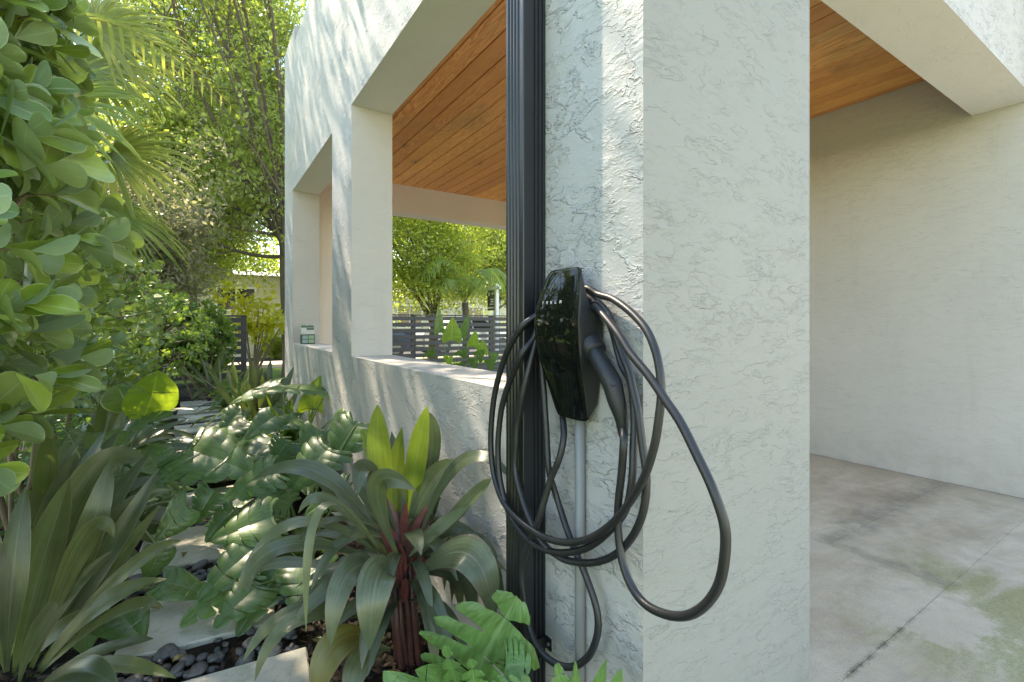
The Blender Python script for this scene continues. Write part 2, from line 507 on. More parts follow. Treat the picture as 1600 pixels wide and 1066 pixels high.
# ------------------------------------------------------------------ measured points (metres)
CABLE = [(0.826, 1.016, 0.998), (0.806, 0.986, 0.954), (0.79, 0.985, 0.896), (0.778, 1.009, 0.831), (0.757, 1.034, 0.721), (0.752, 1.075, 0.638), (0.752, 1.103, 0.562), (0.752, 1.096, 0.487), (0.752, 1.069, 0.418), (0.756, 1.033, 0.38), (0.772, 0.982, 0.364), (0.79, 0.929, 0.38), (0.802, 0.882, 0.432), (0.808, 0.859, 0.499), (0.81, 0.865, 0.552), (0.808, 0.898, 0.612), (0.803, 0.936, 0.667), (0.805, 0.974, 0.712), (0.806, 1.016, 0.779), (0.79, 1.03, 0.854), (0.795, 1.047, 0.944), (0.8, 1.066, 1.057), (0.802, 1.085, 1.19), (0.803, 1.09, 1.3), (0.818, 1.03, 1.337), (0.826, 0.97, 1.345), (0.826, 0.915, 1.34), (0.828, 0.879, 1.323), (0.822, 0.823, 1.309), (0.805, 0.751, 1.277), (0.79, 0.695, 1.241), (0.78, 0.663, 1.204), (0.775, 0.645, 1.161), (0.77, 0.636, 1.112), (0.765, 0.637, 1.066), (0.762, 0.646, 1.007), (0.762, 0.67, 0.941), (0.765, 0.711, 0.876), (0.768, 0.769, 0.805), (0.768, 0.844, 0.743), (0.76, 0.92, 0.706), (0.75, 1.002, 0.692), (0.742, 1.101, 0.701), (0.738, 1.178, 0.729), (0.738, 1.231, 0.79), (0.74, 1.255, 0.871), (0.742, 1.253, 0.963), (0.745, 1.237, 1.047), (0.748, 1.201, 1.13), (0.752, 1.167, 1.185), (0.765, 1.122, 1.243), (0.803, 1.09, 1.28), (0.818, 1.03, 1.317), (0.826, 0.97, 1.325), (0.826, 0.915, 1.32), (0.83, 0.868, 1.283), (0.83, 0.838, 1.248), (0.828, 0.8, 1.155), (0.824, 0.768, 1.116), (0.815, 0.748, 1.039), (0.8, 0.737, 0.975), (0.79, 0.731, 0.915), (0.785, 0.741, 0.85), (0.784, 0.771, 0.802), (0.782, 0.835, 0.734), (0.776, 0.895, 0.691), (0.765, 0.972, 0.66), (0.752, 1.058, 0.655), (0.745, 1.151, 0.696), (0.742, 1.204, 0.783), (0.745, 1.222, 0.877), (0.748, 1.21, 0.985), (0.75, 1.183, 1.053), (0.752, 1.149, 1.108), (0.757, 1.11, 1.167), (0.79, 1.1, 1.21), (0.803, 1.09, 1.258), (0.818, 1.03, 1.295), (0.826, 0.97, 1.303), (0.826, 0.915, 1.298), (0.82, 0.869, 1.299), (0.81, 0.823, 1.27), (0.812, 0.801, 1.219), (0.812, 0.779, 1.174), (0.81, 0.757, 1.136), (0.807, 0.743, 1.1), (0.803, 0.726, 1.055), (0.8, 0.713, 0.995), (0.795, 0.696, 0.924), (0.79, 0.699, 0.854), (0.79, 0.727, 0.79), (0.795, 0.781, 0.726), (0.797, 0.844, 0.68), (0.79, 0.903, 0.655), (0.775, 0.957, 0.648), (0.76, 1.015, 0.666), (0.755, 1.062, 0.705), (0.753, 1.104, 0.757), (0.754, 1.142, 0.831), (0.756, 1.14, 0.912), (0.757, 1.136, 0.964), (0.758, 1.112, 1.045), (0.77, 1.1, 1.117), (0.8, 1.095, 1.22), (0.803, 1.09, 1.24), (0.818, 1.03, 1.277), (0.826, 0.97, 1.285), (0.826, 0.915, 1.28), (0.808, 0.868, 1.291), (0.798, 0.829, 1.27), (0.785, 0.769, 1.228), (0.775, 0.723, 1.187), (0.765, 0.665, 1.145), (0.755, 0.611, 1.099), (0.75, 0.574, 1.064), (0.745, 0.533, 1.009), (0.74, 0.502, 0.966), (0.74, 0.48, 0.913), (0.742, 0.479, 0.866), (0.745, 0.492, 0.804), (0.75, 0.523, 0.75), (0.755, 0.565, 0.708), (0.76, 0.617, 0.682), (0.765, 0.673, 0.673), (0.77, 0.716, 0.69), (0.775, 0.747, 0.73), (0.778, 0.761, 0.785), (0.78, 0.763, 0.846), (0.78, 0.752, 0.927), (0.78, 0.747, 0.99), (0.808, 0.775, 1.013)]
HANDLE = [(0.807, 0.875, 1.19), (0.799, 0.84, 1.158), (0.8, 0.805, 1.114), (0.801, 0.788, 1.07), (0.805, 0.778, 1.032), (0.81, 0.776, 0.992)]
TI_LEAVES = [((0.595, 1.737, 0.476), (0.552, 1.741, 0.744), (0.538, 1.726, 0.956), 0.094, 1), ((0.636, 1.662, 0.493), (0.64, 1.611, 0.762), (0.667, 1.57, 0.961), 0.082, 1), ((0.674, 1.709, 0.491), (0.737, 1.692, 0.776), (0.702, 1.69, 0.921), 0.073, 0.8), ((0.579, 1.651, 0.511), (0.474, 1.625, 0.752), (0.413, 1.521, 0.714), 0.078, 0.5), ((0.545, 1.674, 0.465), (0.358, 1.819, 0.71), (0.153, 1.953, 0.687), 0.074, 0.5), ((0.532, 1.634, 0.439), (0.357, 1.617, 0.67), (0.255, 1.624, 0.654), 0.05, 0.5), ((0.532, 1.634, 0.428), (0.288, 1.662, 0.607), (0.105, 1.698, 0.487), 0.058, 0.4), ((0.532, 1.634, 0.406), (0.236, 1.636, 0.557), (0.091, 1.635, 0.442), 0.068, 0.4), ((0.551, 1.693, 0.329), (0.239, 1.873, 0.397), (0.135, 1.881, 0.322), 0.059, 0.4), ((0.513, 1.575, 0.447), (0.308, 1.494, 0.709), (0.244, 1.428, 0.391), 0.038, 0.1), ((0.552, 1.574, 0.404), (0.439, 1.408, 0.499), (0.401, 1.362, 0.319), 0.118, 0.8), ((0.535, 1.609, 0.398), (0.383, 1.517, 0.477), (0.316, 1.464, 0.299), 0.091, 0.7), ((0.52, 1.666, 0.226), (0.261, 1.62, 0.356), (0.102, 1.604, 0.258), 0.052, 0.5), ((0.513, 1.646, 0.205), (0.253, 1.566, 0.357), (0.127, 1.54, 0.23), 0.062, 0.5), ((0.519, 1.595, 0.176), (0.351, 1.502, 0.279), (0.275, 1.468, 0.15), 0.107, 0.6), ((0.537, 1.583, 0.143), (0.422, 1.515, 0.195), (0.367, 1.455, 0.099), 0.091, 0.6), ((0.61, 1.536, 0.382), (0.681, 1.298, 0.546), (0.73, 1.219, 0.362), 0.122, 0.7), ((0.644, 1.561, 0.383), (0.702, 1.405, 0.519), (0.808, 1.264, 0.467), 0.05, 0.5), ((0.677, 1.612, 0.387), (0.775, 1.476, 0.506), (0.86, 1.373, 0.463), 0.045, 0.5), ((0.64, 1.611, 0.442), (0.716, 1.419, 0.786), (0.794, 1.213, 0.775), 0.057, 0.5), ((0.642, 1.586, 0.429), (0.738, 1.429, 0.64), (0.795, 1.344, 0.743), 0.052, 0.7), ((0.619, 1.649, 0.467), (0.687, 1.605, 0.664), (0.772, 1.55, 0.756), 0.097, 0.9), ((0.659, 1.659, 0.465), (0.725, 1.58, 0.675), (0.838, 1.435, 0.818), 0.051, 0.6), ((0.559, 1.569, 0.458), (0.47, 1.508, 0.732), (0.55, 1.384, 0.74), 0.078, 0.9), ((0.581, 1.698, 0.447), (0.515, 1.765, 0.626), (0.48, 1.835, 0.689), 0.076, 0.8), ((0.658, 1.624, 0.363), (0.83, 1.417, 0.449), (0.858, 1.35, 0.286), 0.066, 0.5), ((0.643, 1.681, 0.414), (0.658, 1.719, 0.54), (0.704, 1.737, 0.771), 0.082, 0.9), ((0.621, 1.72, 0.404), (0.507, 1.865, 0.524), (0.438, 1.982, 0.623), 0.069, 0.8), ((0.599, 1.567, 0.449), (0.657, 1.482, 0.554), (0.737, 1.382, 0.655), 0.056, 0.7), ((0.638, 1.733, 0.443), (0.627, 1.787, 0.623), (0.655, 1.793, 0.846), 0.079, 0.9)]
LEFT_TI = [((-0.561, 2.453, -0.051), (-0.438, 2.552, 0.296), (-0.177, 2.621, 0.703), 0.102, 0.6), ((-0.577, 2.523, -0.064), (-0.416, 2.657, 0.568), (-0.196, 2.633, 0.636), 0.118, 0.8), ((-0.555, 2.389, 0.009), (-0.502, 2.415, 0.324), (-0.415, 2.418, 0.673), 0.122, 0.9), ((-0.542, 2.441, -0.051), (-0.375, 2.392, 0.395), (-0.306, 2.466, 0.709), 0.092, 0.9), ((-0.557, 2.51, -0.089), (-0.332, 2.483, 0.296), (-0.155, 2.547, 0.628), 0.077, 0.7), ((-0.537, 2.497, -0.089), (-0.353, 2.497, 0.194), (-0.146, 2.482, 0.488), 0.066, 0.6), ((-0.507, 2.358, -0.028), (-0.319, 2.26, 0.225), (-0.105, 2.156, 0.313), 0.078, 0.5), ((-0.526, 2.371, -0.037), (-0.358, 2.285, 0.456), (-0.268, 2.251, 0.47), 0.074, 0.7), ((-0.529, 2.313, 0.01), (-0.45, 2.321, 0.214), (-0.274, 2.326, 0.4), 0.064, 0.7), ((-0.517, 2.365, -0.048), (-0.301, 2.129, 0.132), (-0.135, 1.997, 0.193), 0.052, 0.5), ((-0.495, 2.231, -0.004), (-0.279, 1.971, 0.175), (-0.064, 1.736, 0.194), 0.052, 0.5), ((-0.473, 2.097, 0.034), (-0.311, 1.813, 0.264), (-0.187, 1.649, 0.264), 0.08, 0.6), ((-0.549, 2.266, 0.082), (-0.538, 2.283, 0.393), (-0.526, 2.371, 0.67), 0.078, 0.9), ((-0.549, 2.266, 0.082), (-0.567, 2.278, 0.296), (-0.603, 2.302, 0.619), 0.082, 0.8), ((-0.564, 2.396, -0.014), (-0.423, 2.364, 0.137), (-0.294, 2.339, 0.153), 0.061, 0.6), ((-0.593, 2.594, -0.101), (-0.551, 2.745, 0.353), (-0.449, 2.798, 0.703), 0.097, 0.8), ((-0.532, 2.434, -0.051), (-0.253, 2.313, 0.298), (-0.063, 2.248, 0.408), 0.063, 0.6), ((-0.557, 2.51, -0.089), (-0.362, 2.562, 0.376), (-0.111, 2.578, 0.52), 0.073, 0.7), ((-0.517, 2.365, -0.037), (-0.268, 2.203, 0.214), (-0.116, 2.128, 0.225), 0.059, 0.5)]
SPLIT = [(('grey-green split-leaf plant on the left edge of the path beyond the round lime leaf', (-0.4, 3.5, 0), [((-0.078, 3.332, 0.527), (0.238, 3.007, 0.46), 0.453, (0.1, -0.8, 0.75), 'monstera', 0.5), ((-0.501, 3.548, 0.634), (-0.483, 3.417, 0.416), 0.338, (0.5, -1, 0.3), 'monstera', 0.5), ((-0.307, 3.302, 0.451), (-0.149, 3.08, 0.371), 0.205, (0, -0.6, 1), 'monstera', 0.5), ((-0.571, 3.474, 0.573), (-0.611, 3.38, 0.448), 0.205, (0.3, -1, 0.3), 'monstera', 1), ((-0.061, 2.844, 0.354), (-0.215, 2.884, 0.203), 0.206, (0.2, -0.6, 0.9), 'monstera', 1), ((0.056, 2.946, 0.381), (-0.041, 2.89, 0.238), 0.197, (0.1, -0.6, 0.9), 'monstera', 0.5), ((-0.157, 2.668, 0.228), (-0.206, 2.64, 0.097), 0.131, (0.3, -0.8, 0.7), 'monstera', 1)], 601), {}), (('split-leaf plant with large glossy sunlit leaves left of the big ti plant', (0.46, 2.75, 0), [((0.607, 2.826, 0.547), (0.351, 2.754, 0.381), 0.366, (-0.15, -0.35, 1), 'monstera', 0.5), ((0.329, 2.769, 0.482), (0.066, 2.761, 0.401), 0.286, (-0.1, -0.5, 1), 'monstera', 0.5), ((0.279, 2.443, 0.358), (0.023, 2.431, 0.336), 0.271, (-0.1, -0.6, 0.9), 'monstera', 0.5), ((0.212, 2.367, 0.28), (-0.025, 2.224, 0.192), 0.225, (-0.3, -0.6, 0.8), 'monstera', 0.5), ((0.799, 2.94, 0.651), (0.562, 2.856, 0.42), 0.338, (-0.2, -0.4, 1), 'monstera', 0.5), ((0.833, 2.56, 0.521), (0.711, 2.52, 0.693), 0.178, (-0.3, -0.7, 0.6), 'monstera', 0.5), ((0.378, 2.618, 0.335), (0.224, 2.658, 0.449), 0.191, (-0.1, -0.5, 1), 'monstera', 0.5), ((0.595, 2.357, 0.466), (0.383, 2.375, 0.382), 0.211, (-0.1, -0.5, 1), 'monstera', 0.5)], 602), {}), (('split-leaf plant whose big leaf lies white with sun below the far window', (0.55, 3.9, 0), [((0.864, 4.091, 0.695), (0.295, 4.223, 0.823), 0.316, (0, -0.15, 1), 'monstera', 0.5), ((0.787, 4.26, 0.531), (0.823, 4.237, 0.81), 0.268, (-0.4, -1, 0.4), 'lime', 1), ((0.59, 4.627, 0.72), (0.166, 4.665, 0.627), 0.33, (0, -0.3, 1), 'monstera', 0.5), ((0.627, 3.887, 0.53), (0.306, 3.858, 0.538), 0.282, (0, -0.3, 1), 'monstera', 0.5), ((0.452, 3.882, 0.573), (0.248, 3.776, 0.47), 0.237, (0, -0.6, 0.8), 'monstera', 1), ((0.784, 3.547, 0.57), (0.853, 3.382, 0.656), 0.18, (-0.4, -0.6, 0.8), 'monstera', 1), ((0.47, 3.393, 0.484), (0.354, 3.349, 0.348), 0.246, (0, -0.5, 0.9), 'monstera', 0.5), ((0.648, 3.397, 0.546), (0.54, 3.347, 0.422), 0.22, (0, -0.5, 0.9), 'monstera', 1)], 603), {}), (('round lime-green leaf plant glowing under the hedge', (-0.45, 3.2, 0), [((-0.291, 3.649, 0.682), (-0.205, 3.474, 0.942), 0.275, (0.35, -1, 0.25), 'lime', 1), ((-0.341, 3.503, 0.652), (-0.161, 3.326, 0.764), 0.161, (0.3, -0.6, 0.8), 'monstera', 1), ((-0.388, 3.832, 0.71), (-0.439, 3.865, 0.871), 0.242, (0.4, -1, 0.3), 'clusia', 1), ((-0.274, 3.4, 0.547), (-0.176, 3.217, 0.451), 0.213, (0.2, -0.7, 0.7), 'monstera', 1)], 604), {'name': 'round_leaf_plant', 'rnd': True, 'g': 0, 'wavy': 0.03, 'fold': 0.3, 'droop': 0.16, 'arch': 0.1}), (('pale green deeply lobed plant at the foot of the downspout', (0.7, 1.36, 0), [((0.605, 1.134, 0.288), (0.69, 1.03, 0.548), 0.381, (-0.55, -0.8, 0.6), 'selloum', 0.24), ((0.641, 1.015, 0.39), (0.686, 0.961, 0.412), 0.152, (-0.3, -0.6, 1), 'selloum', 0.24), ((0.528, 1.112, 0.318), (0.444, 1.095, 0.411), 0.096, (-0.2, -0.6, 1), 'selloum', 1), ((0.547, 1.076, 0.317), (0.498, 1.084, 0.452), 0.08, (-0.8, -0.6, 0.4), 'selloum', 0.24), ((0.556, 1.01, 0.349), (0.534, 1.001, 0.455), 0.084, (-0.6, -0.9, 0.4), 'selloum', 0.24), ((0.586, 0.955, 0.357), (0.637, 0.898, 0.432), 0.104, (-0.2, -0.7, 0.8), 'selloum', 0.24), ((0.452, 1.138, 0.277), (0.385, 1.181, 0.374), 0.113, (-0.3, -0.6, 0.8), 'selloum', 1)], 605), {'mat': 'selloum', 'name': 'lobed_leaf_plant', 'nl': 5, 'v0': 0.24, 'g': 0.23, 'wavy': 0.045, 'fold': 0.08, 'droop': 0.1, 'arch': 0.06}), (('small lobed plant with leaf tips rising at the bottom in front of the conduit', (0.74, 1.02, 0), [((0.641, 0.776, 0.433), (0.62, 0.778, 0.538), 0.067, (-0.5, -0.8, 0.3), 'selloum', 0.32), ((0.658, 0.765, 0.433), (0.645, 0.75, 0.541), 0.035, (-0.6, -0.8, 0.3), 'selloum', 1), ((0.686, 0.747, 0.426), (0.689, 0.721, 0.55), 0.045, (-0.9, -0.3, 0.3), 'selloum', 1), ((0.714, 0.728, 0.439), (0.724, 0.698, 0.529), 0.048, (-0.5, -0.8, 0.4), 'selloum', 1)], 606), {'mat': 'selloum', 'name': 'lobed_leaf_plant', 'nl': 6, 'v0': 0.32, 'g': 0.15, 'wavy': 0.05})]
# ------------------------------------------------------------------ ground
b = MB(); b.poly([(-400,-400,-.03),(400,-400,-.03),(400,400,-.03),(-400,400,-.03)])
tag(b.build('lawn_ground', M['grass']), kind='structure')
b = MB()                                                    # garden bed, softly uneven sheet
nx, ny = 60, 140
xs = np.linspace(-3.2, .855, nx); ys = np.linspace(.2, 11.5, ny)
gx, gy = np.meshgrid(xs, ys)
gz = .010*np.sin(gx*7+gy*3)+.008*np.sin(gy*9-gx*4)+.0
V = np.stack([gx, gy, gz], -1).reshape(-1, 3)
i, j = np.meshgrid(np.arange(nx-1), np.arange(ny-1))
k0 = (j*nx+i).ravel()
F = np.stack([k0, k0+1, k0+nx+1, k0+nx], -1)
tag(place('garden_bed', np_mesh('garden_bed', V, F), M['mulch']), kind='structure')
b = MB(); b.box(-60,60,-40,-14,-.026,-.02)
tag(b.build('road', M['asphalt']), kind='structure')
b = MB(); b.box(-60,60,17,24,-.026,-.02)
tag(b.build('street', M['asphalt']), kind='structure')
b = MB(); b.box(.5,60,15.2,16.6,-.02,.08)
tag(b.build('pavement', M['slab']), kind='structure')
# carport floor and drive: slabs with joints
fl = tag(bpy.data.objects.new('carport_floor', None), kind='structure'); link(fl)
b = MB(); b.box(1.62,12,-6.9,12,-.02,.0765); b.build('joint_bed', M['crack'], fl)
b = MB(); b.bbox(.55,14,-13.9,.7185,-.01,.080,.0008); b.build('slab', M['slab'], fl)
b = MB(); b.bbox(1.62,2.7905,.720,6.6,-.01,.079,.0008); b.build('slab', M['slab'], fl)
b = MB(); b.bbox(2.792,4.608,.72,1.20,-.01,.0805,.0008); b.build('slab', M['slab'], fl)
b = MB(); b.bbox(2.792,4.608,1.2018,6.6,-.01,.0785,.0008); b.build('slab', M['slab'], fl)
b = MB(); b.box(1.14,1.617,1.304,6.6,-.01,.078); b.build('slab', M['slab'], fl)
b = MB(); b.box(1.5,12,6.61,10.3,-.01,.05); b.build('slab', M['paver'], fl)

# ------------------------------------------------------------------ house
G = 0.
house = thing('house', 'white stucco house corner with carport and timber ceiling beside the garden', 'house', (.85,.7535,0))
def hb(name, x0,x1,y0,y1,z0,z1, mat='stucco_garden', lab=None):
    m = MB().bbox(x0,x1,y0,y1,z0,z1,.003) if False else MB().box(x0,x1,y0,y1,z0,z1)
    o = m.build(name, M[mat], house)
    if lab: o['label'] = lab
    return o
HZ = 2.735; TOP = 4.32; X0 = .85; X1 = 1.134
def multi(name, mats, x0,x1,y0,y1,z0,z1, pick, lab=None):
    o = hb(name, x0,x1,y0,y1,z0,z1, mats[0], lab)
    me = o.data
    for k in mats[1:]: me.materials.append(M[k])
    for p in me.polygons: p.material_index = pick(p.normal)
    return o
fm = ['stucco_garden', 'stucco_front_dimmed', 'stucco_beam_lightened', 'stucco_soft']
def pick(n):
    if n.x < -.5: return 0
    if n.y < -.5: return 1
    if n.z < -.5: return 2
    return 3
def softpick(n):
    if n.x < -.5: return 0
    if n.z < -.5: return 2
    return 3
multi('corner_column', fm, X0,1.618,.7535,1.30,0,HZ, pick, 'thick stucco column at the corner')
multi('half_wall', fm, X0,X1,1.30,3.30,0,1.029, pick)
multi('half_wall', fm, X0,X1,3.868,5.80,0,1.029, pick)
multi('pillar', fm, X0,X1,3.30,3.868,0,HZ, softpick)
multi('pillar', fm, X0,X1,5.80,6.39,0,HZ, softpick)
multi('pier', ['stucco_garden','stucco_porch_lightened','stucco_porch_lightened','stucco_porch_lightened'], X1,1.5,6.12,6.39,0,HZ, softpick)
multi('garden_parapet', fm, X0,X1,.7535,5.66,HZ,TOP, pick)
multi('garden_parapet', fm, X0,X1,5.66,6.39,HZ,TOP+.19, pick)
multi('front_beam', ['stucco_garden','stucco_garden','stucco_beam_lightened','stucco_soft'], X1,4.611,.7535,1.061,HZ,TOP, pick)  # outer face takes a lighter tone than the column, painting in its brighter light
multi('back_beam', ['stucco_garden','stucco_porch_lightened','stucco_porch_lightened','stucco_porch_lightened'], X1,4.611,6.12,6.39,HZ,TOP, pick)
multi('carport_wall', ['stucco_soft'], 4.611,4.9,.5,6.39,0,TOP, lambda n: 0)
hb('roof', X1,4.611,1.061,6.12,3.30,3.48,'stucco_beam_lightened')
0 and hb('coping', X0-.006,X1+.01,.747,5.66,TOP,TOP+.02,'stucco_beam_lightened')
# wooden ceiling, board by board, running with the garden wall
rnd = random.Random(4)
x = X1+.002; i = 0
base = None
while x < 4.60:
    w = .1545
    x2 = min(x+w, 4.609)
    z = 3.098 + rnd.uniform(-.0006, .0006)
    m = MB().bbox(x+.0028, x2-.0028, 1.063, 6.118, z, z+.02, .0045)
    me = m.mesh('ceiling_board')
    o = place('ceiling_board', me, M['wood'], house)
    x += w; i += 1
MB().box(X1+.001,4.610,1.062,6.119,3.122,3.132).build('ceiling_backing', M['crack'], house)

# ------------------------------------------------------------------ downspout
ds = thing('downspout', 'black ribbed metal downspout running down the stucco column behind the cable', 'downspout', (.81,1.17,0))
def ribbed():
    """closed plan outline with ribs, extruded"""
    x0, x1, y0, y1 = .770, .848, 1.123, 1.218
    P = []
    def side(a, b_, n_out, ribs, d):
        a = Vector(a); b_ = Vector(b_); L = (b_-a)
        nrm = Vector(n_out)
        P.append(a + L*.03)
        for r0, r1 in ribs:
            P.append(a+L*(r0-.012)); P.append(a+L*(r0+.018)-nrm*d); P.append(a+L*(r1-.018)-nrm*d); P.append(a+L*(r1+.012))
        P.append(a + L*.97)
    ribs = [(.10,.19),(.25,.34),(.58,.67),(.73,.82)]
    side((x1,y0,0),(x0,y0,0),(0,-1,0),[(.10,.20),(.28,.38),(.46,.56)],.005)
    side((x0,y0,0),(x0,y1,0),(-1,0,0),[(.22,.32),(.40,.50),(.58,.68),(.76,.86)],.005)
    side((x0,y1,0),(x1,y1,0),(0,1,0),[(.3,.6)],.004)
    P.append(Vector((x1,y1,0)))
    P.append(Vector((x1,y0,0)))
    return P
P = ribbed()
n = len(P)
m = MB()
zz = [.07, 1.2, 2.45, 4.28]
for z in zz: m.v += [(p.x, p.y, z) for p in P]
for a in range(3):
    for k in range(n):
        k2 = (k+1) % n
        m.f.append([a*n+k, a*n+k2, (a+1)*n+k2, (a+1)*n+k][::-1])
m.f.append(list(range(n))); m.f.append([3*n+k for k in reversed(range(n))])
m.build('pipe', M['black_metal'], ds)
for z in (.30, 2.62):
    m = MB().box(.764,.768,1.117,1.224,z,z+.035).box(.764,.8495,1.1165,1.1195,z,z+.035).box(.764,.8495,1.2215,1.2245,z,z+.035).box(.8465,.8498,1.095,1.1165,z,z+.035)
    br = m.build('bracket', M['black_metal'], ds)
    MB().tube([(.8465,1.105,z+.017),(.8435,1.105,z+.017)], .005, 8).build('screw', M['conduit'], br)
m = MB().box(.766,.8495,1.119,1.222,.02,.075).build('shoe', M['black_metal'], ds)

# ------------------------------------------------------------------ conduit
cp = thing('conduit_pipe', 'grey painted conduit pipe running down the stucco below the charger', 'pipe', (.834,.955,0))
MB().tube([(.835,.955,.02),(.835,.955,.5),(.835,.955,1.03)], .0135, 16).build('pipe', M['conduit'], cp, True)
for z in (.18,):
    m = MB().box(.8195,.8215,.9405,.9695,z,z+.02).box(.8195,.8495,.9385,.9405,z,z+.02).box(.8195,.8495,.9695,.9715,z,z+.02).box(.8475,.8495,.972,.99,z,z+.02)
    m.build('strap', M['conduit'], cp)

# ------------------------------------------------------------------ wall charger
ch = thing('wall_charger', 'black glass-fronted car charger on the column with its cable hung in loops', 'car charger', (.85,.9625,1.2))
rows = [(.1425,.050,.7830),(.141,.057,.7812),(.135,.0645,.7785),(.12,.0695,.773),(.0757,.0805,.7605),(.03,.087,.7515),(0,.0885,.749),(-.04,.088,.7505),(-.083,.085,.757),(-.125,.079,.769),(-.165,.073,.7825),(-.21,.067,.795),(-.238,.0625,.8035),(-.2455,.058,.8055),(-.248,.050,.8062)]
Yc = .9625
def interp(z, col):
    r = rows
    for a, c in zip(r, r[1:]):
        if a[0] >= z >= c[0]:
            f = (a[0]-z)/(a[0]-c[0]); return a[col]+(c[col]-a[col])*f
    return r[0][col] if z > r[0][0] else r[-1][col]
# front glass: curved shield with real thickness
zs = [r[0] for r in rows[:4]] + list(np.linspace(.11,-.23,26)) + [r[0] for r in rows[-3:]]
nv = 17
v = []; f = []
for lay, dx in ((0,0),(1,.007)):
    for z in zs:
        w = interp(z,1); xx = interp(z,2)
        # smooth the profile along z
        for q in range(nv):
            s_ = -1 + 2*q/(nv-1)
            ed = .0035*max(0,(abs(s_)-.90)/.10)**2
            v.append((xx + .0045*s_*s_ + ed*(lay == 0) + dx - (.002 if lay else 0), Yc + s_*w, 1.25+z))
nz = len(zs)
for i in range(nz-1):
    for q in range(nv-1):
        a = i*nv+q
        f.append([a, a+nv, a+nv+1, a+1][::-1])
        b2 = a+nz*nv
        f.append([b2, b2+1, b2+nv+1, b2+nv][::-1])
L = nz*nv
for i in range(nz-1):
    a = i*nv; f.append([a, a+L, a+L+nv, a+nv]); a = i*nv+nv-1; f.append([a, a+nv, a+nv+L, a+L])
for q in range(nv-1):
    a = q; f.append([a, a+1, a+1+L, a+L]); a = (nz-1)*nv+q; f.append([a, a+L, a+L+1, a+1])
me = np_mesh('glass_front', v, f)
g = place('glass_front', me, M['black_glass'], ch)
# body behind the glass, deep at the wall and cut back at the neck where the cable hangs
brow = [(.140,.793),(.12,.798),(.0757,.802),(.045,.812),(.022,.832),(.0,.8485),(-.083,.8485),(-.165,.8485),(-.205,.8485),(-.243,.824)]
v = []; f = []
for z, xb in brow:
    w = interp(z,1)-.003; xf = interp(z,2)+.0115
    c = .006
    wb = w*(.97 if z > .03 else 1.0)
    wb = max(wb, .05)
    for p in ((xf,-w),(xf+c,-w-.001),(xb-c,-wb-.001),(xb,-wb+c),(xb,wb-c),(xb-c,wb+.001),(xf+c,w+.001),(xf,w)):
        v.append((p[0], Yc+p[1], 1.25+z))
for i in range(len(brow)-1):
    for q in range(8):
        a = i*8+q; b2 = i*8+(q+1)%8
        f.append([a, b2, b2+8, a+8][::-1])
f.append(list(range(8))); f.append([(len(brow)-1)*8+q for q in reversed(range(8))])
me = np_mesh('body', v, f, smooth=False)
body = place('body', me, M['plastic'], ch)
# seam line + lettering (flat white print just proud of the glass)
def strokes():
    """letters laid out on a 1 wide x 1 high cell"""
    T = [[(0,.8,1,1),(.38,0,.62,.62)]]
    E_ = [[(0,.8,1,1),(0,.4,1,.58),(0,0,1,.18)]]
    S_ = [[(0,.8,1,1),(0,.4,1,.58),(0,0,1,.18),(0,.58,.2,.8),(.8,.18,1,.4)]]
    L_ = [[(0,0,.2,1),(.2,0,1,.18)]]
    A_ = [[(0,.8,1,1),(0,0,.2,.6),(.8,0,1,.6),(.2,.42,.8,.6)]]
    return [T[0], E_[0], S_[0], L_[0], A_[0]]
yL, yR = 1.016, .934
zb = 1.3015; hh = .0070; lw = .0078
step = (yL-yR-lw)/4
m = MB()
for k, bars in enumerate(strokes()):
    ya = yL - k*step
    for (a0,b0,a1,b1) in bars:
        q = []
        for (aa,bb) in ((a0,b0),(a1,b0),(a1,b1),(a0,b1)):
            yy = ya - aa*lw; z = zb + bb*hh
            s_ = (yy-Yc)/interp(z-1.25,1)
            q.append((interp(z-1.25,2)+.0045*s_*s_+.0035*max(0,(abs(s_)-.90)/.10)**2-.0014, yy, z))
        m.poly(q)
wl = simple('printed_white', (.62,.63,.62), .4)
lt = m.build('lettering', wl, ch); lt['label'] = 'small pale spaced capitals printed across the glass'
# holster collar and plug handle
m = MB()
hp0 = Vector((.807,.875,1.19)); dirn = Vector((-.006,-.05,-.035)).normalized()
ring = []
m.tube([hp0-dirn*.012, hp0+dirn*.014, hp0+dirn*.017, hp0+dirn*.017, hp0+dirn*.004], [.033,.0285,.0265,.0225,.0205], 24, False)
hc = m.build('holster', M['plastic'], ch, True)
hr = [.0195,.0215,.0235,.0205,.0150,.0105]
hpts = [hp0-dirn*.005]+[Vector(p) for p in HANDLE[1:]]
hs = catmull(hpts, 7)
rr = []
for i in range(len(hs)):
    t_ = i/(len(hs)-1)*(len(hr)-1); a = int(min(t_, len(hr)-2)); fr = t_-a
    rr.append(hr[a]+(hr[a+1]-hr[a])*fr)
hd = MB().tube(hs, rr, 20).build('plug_handle', M['plastic'], ch, True)
k = len(hs)//2-2
hd2 = MB().tube([hs[k]+Vector((-.012,-.012,.010)), hs[k]+Vector((-.0165,-.016,.013))], [.0065,.006], 12).build('release_button', M['rubber'], hd)
cab = catmull(CABLE, 7)
MB().tube(cab, .0089, 12).build('cable', M['rubber'], ch, True)
MB().tube([(.829,.9625,1.305),(.829,.9625,1.305+.001),(.829,.9625,1.39)], .018, 12) if False else None
# cable hook behind the neck
MB().box(.815,.8495,.925,1.0,1.257,1.268).box(.812,.816,.925,1.0,1.257,1.278).build('cable_hook', M['plastic'], ch)

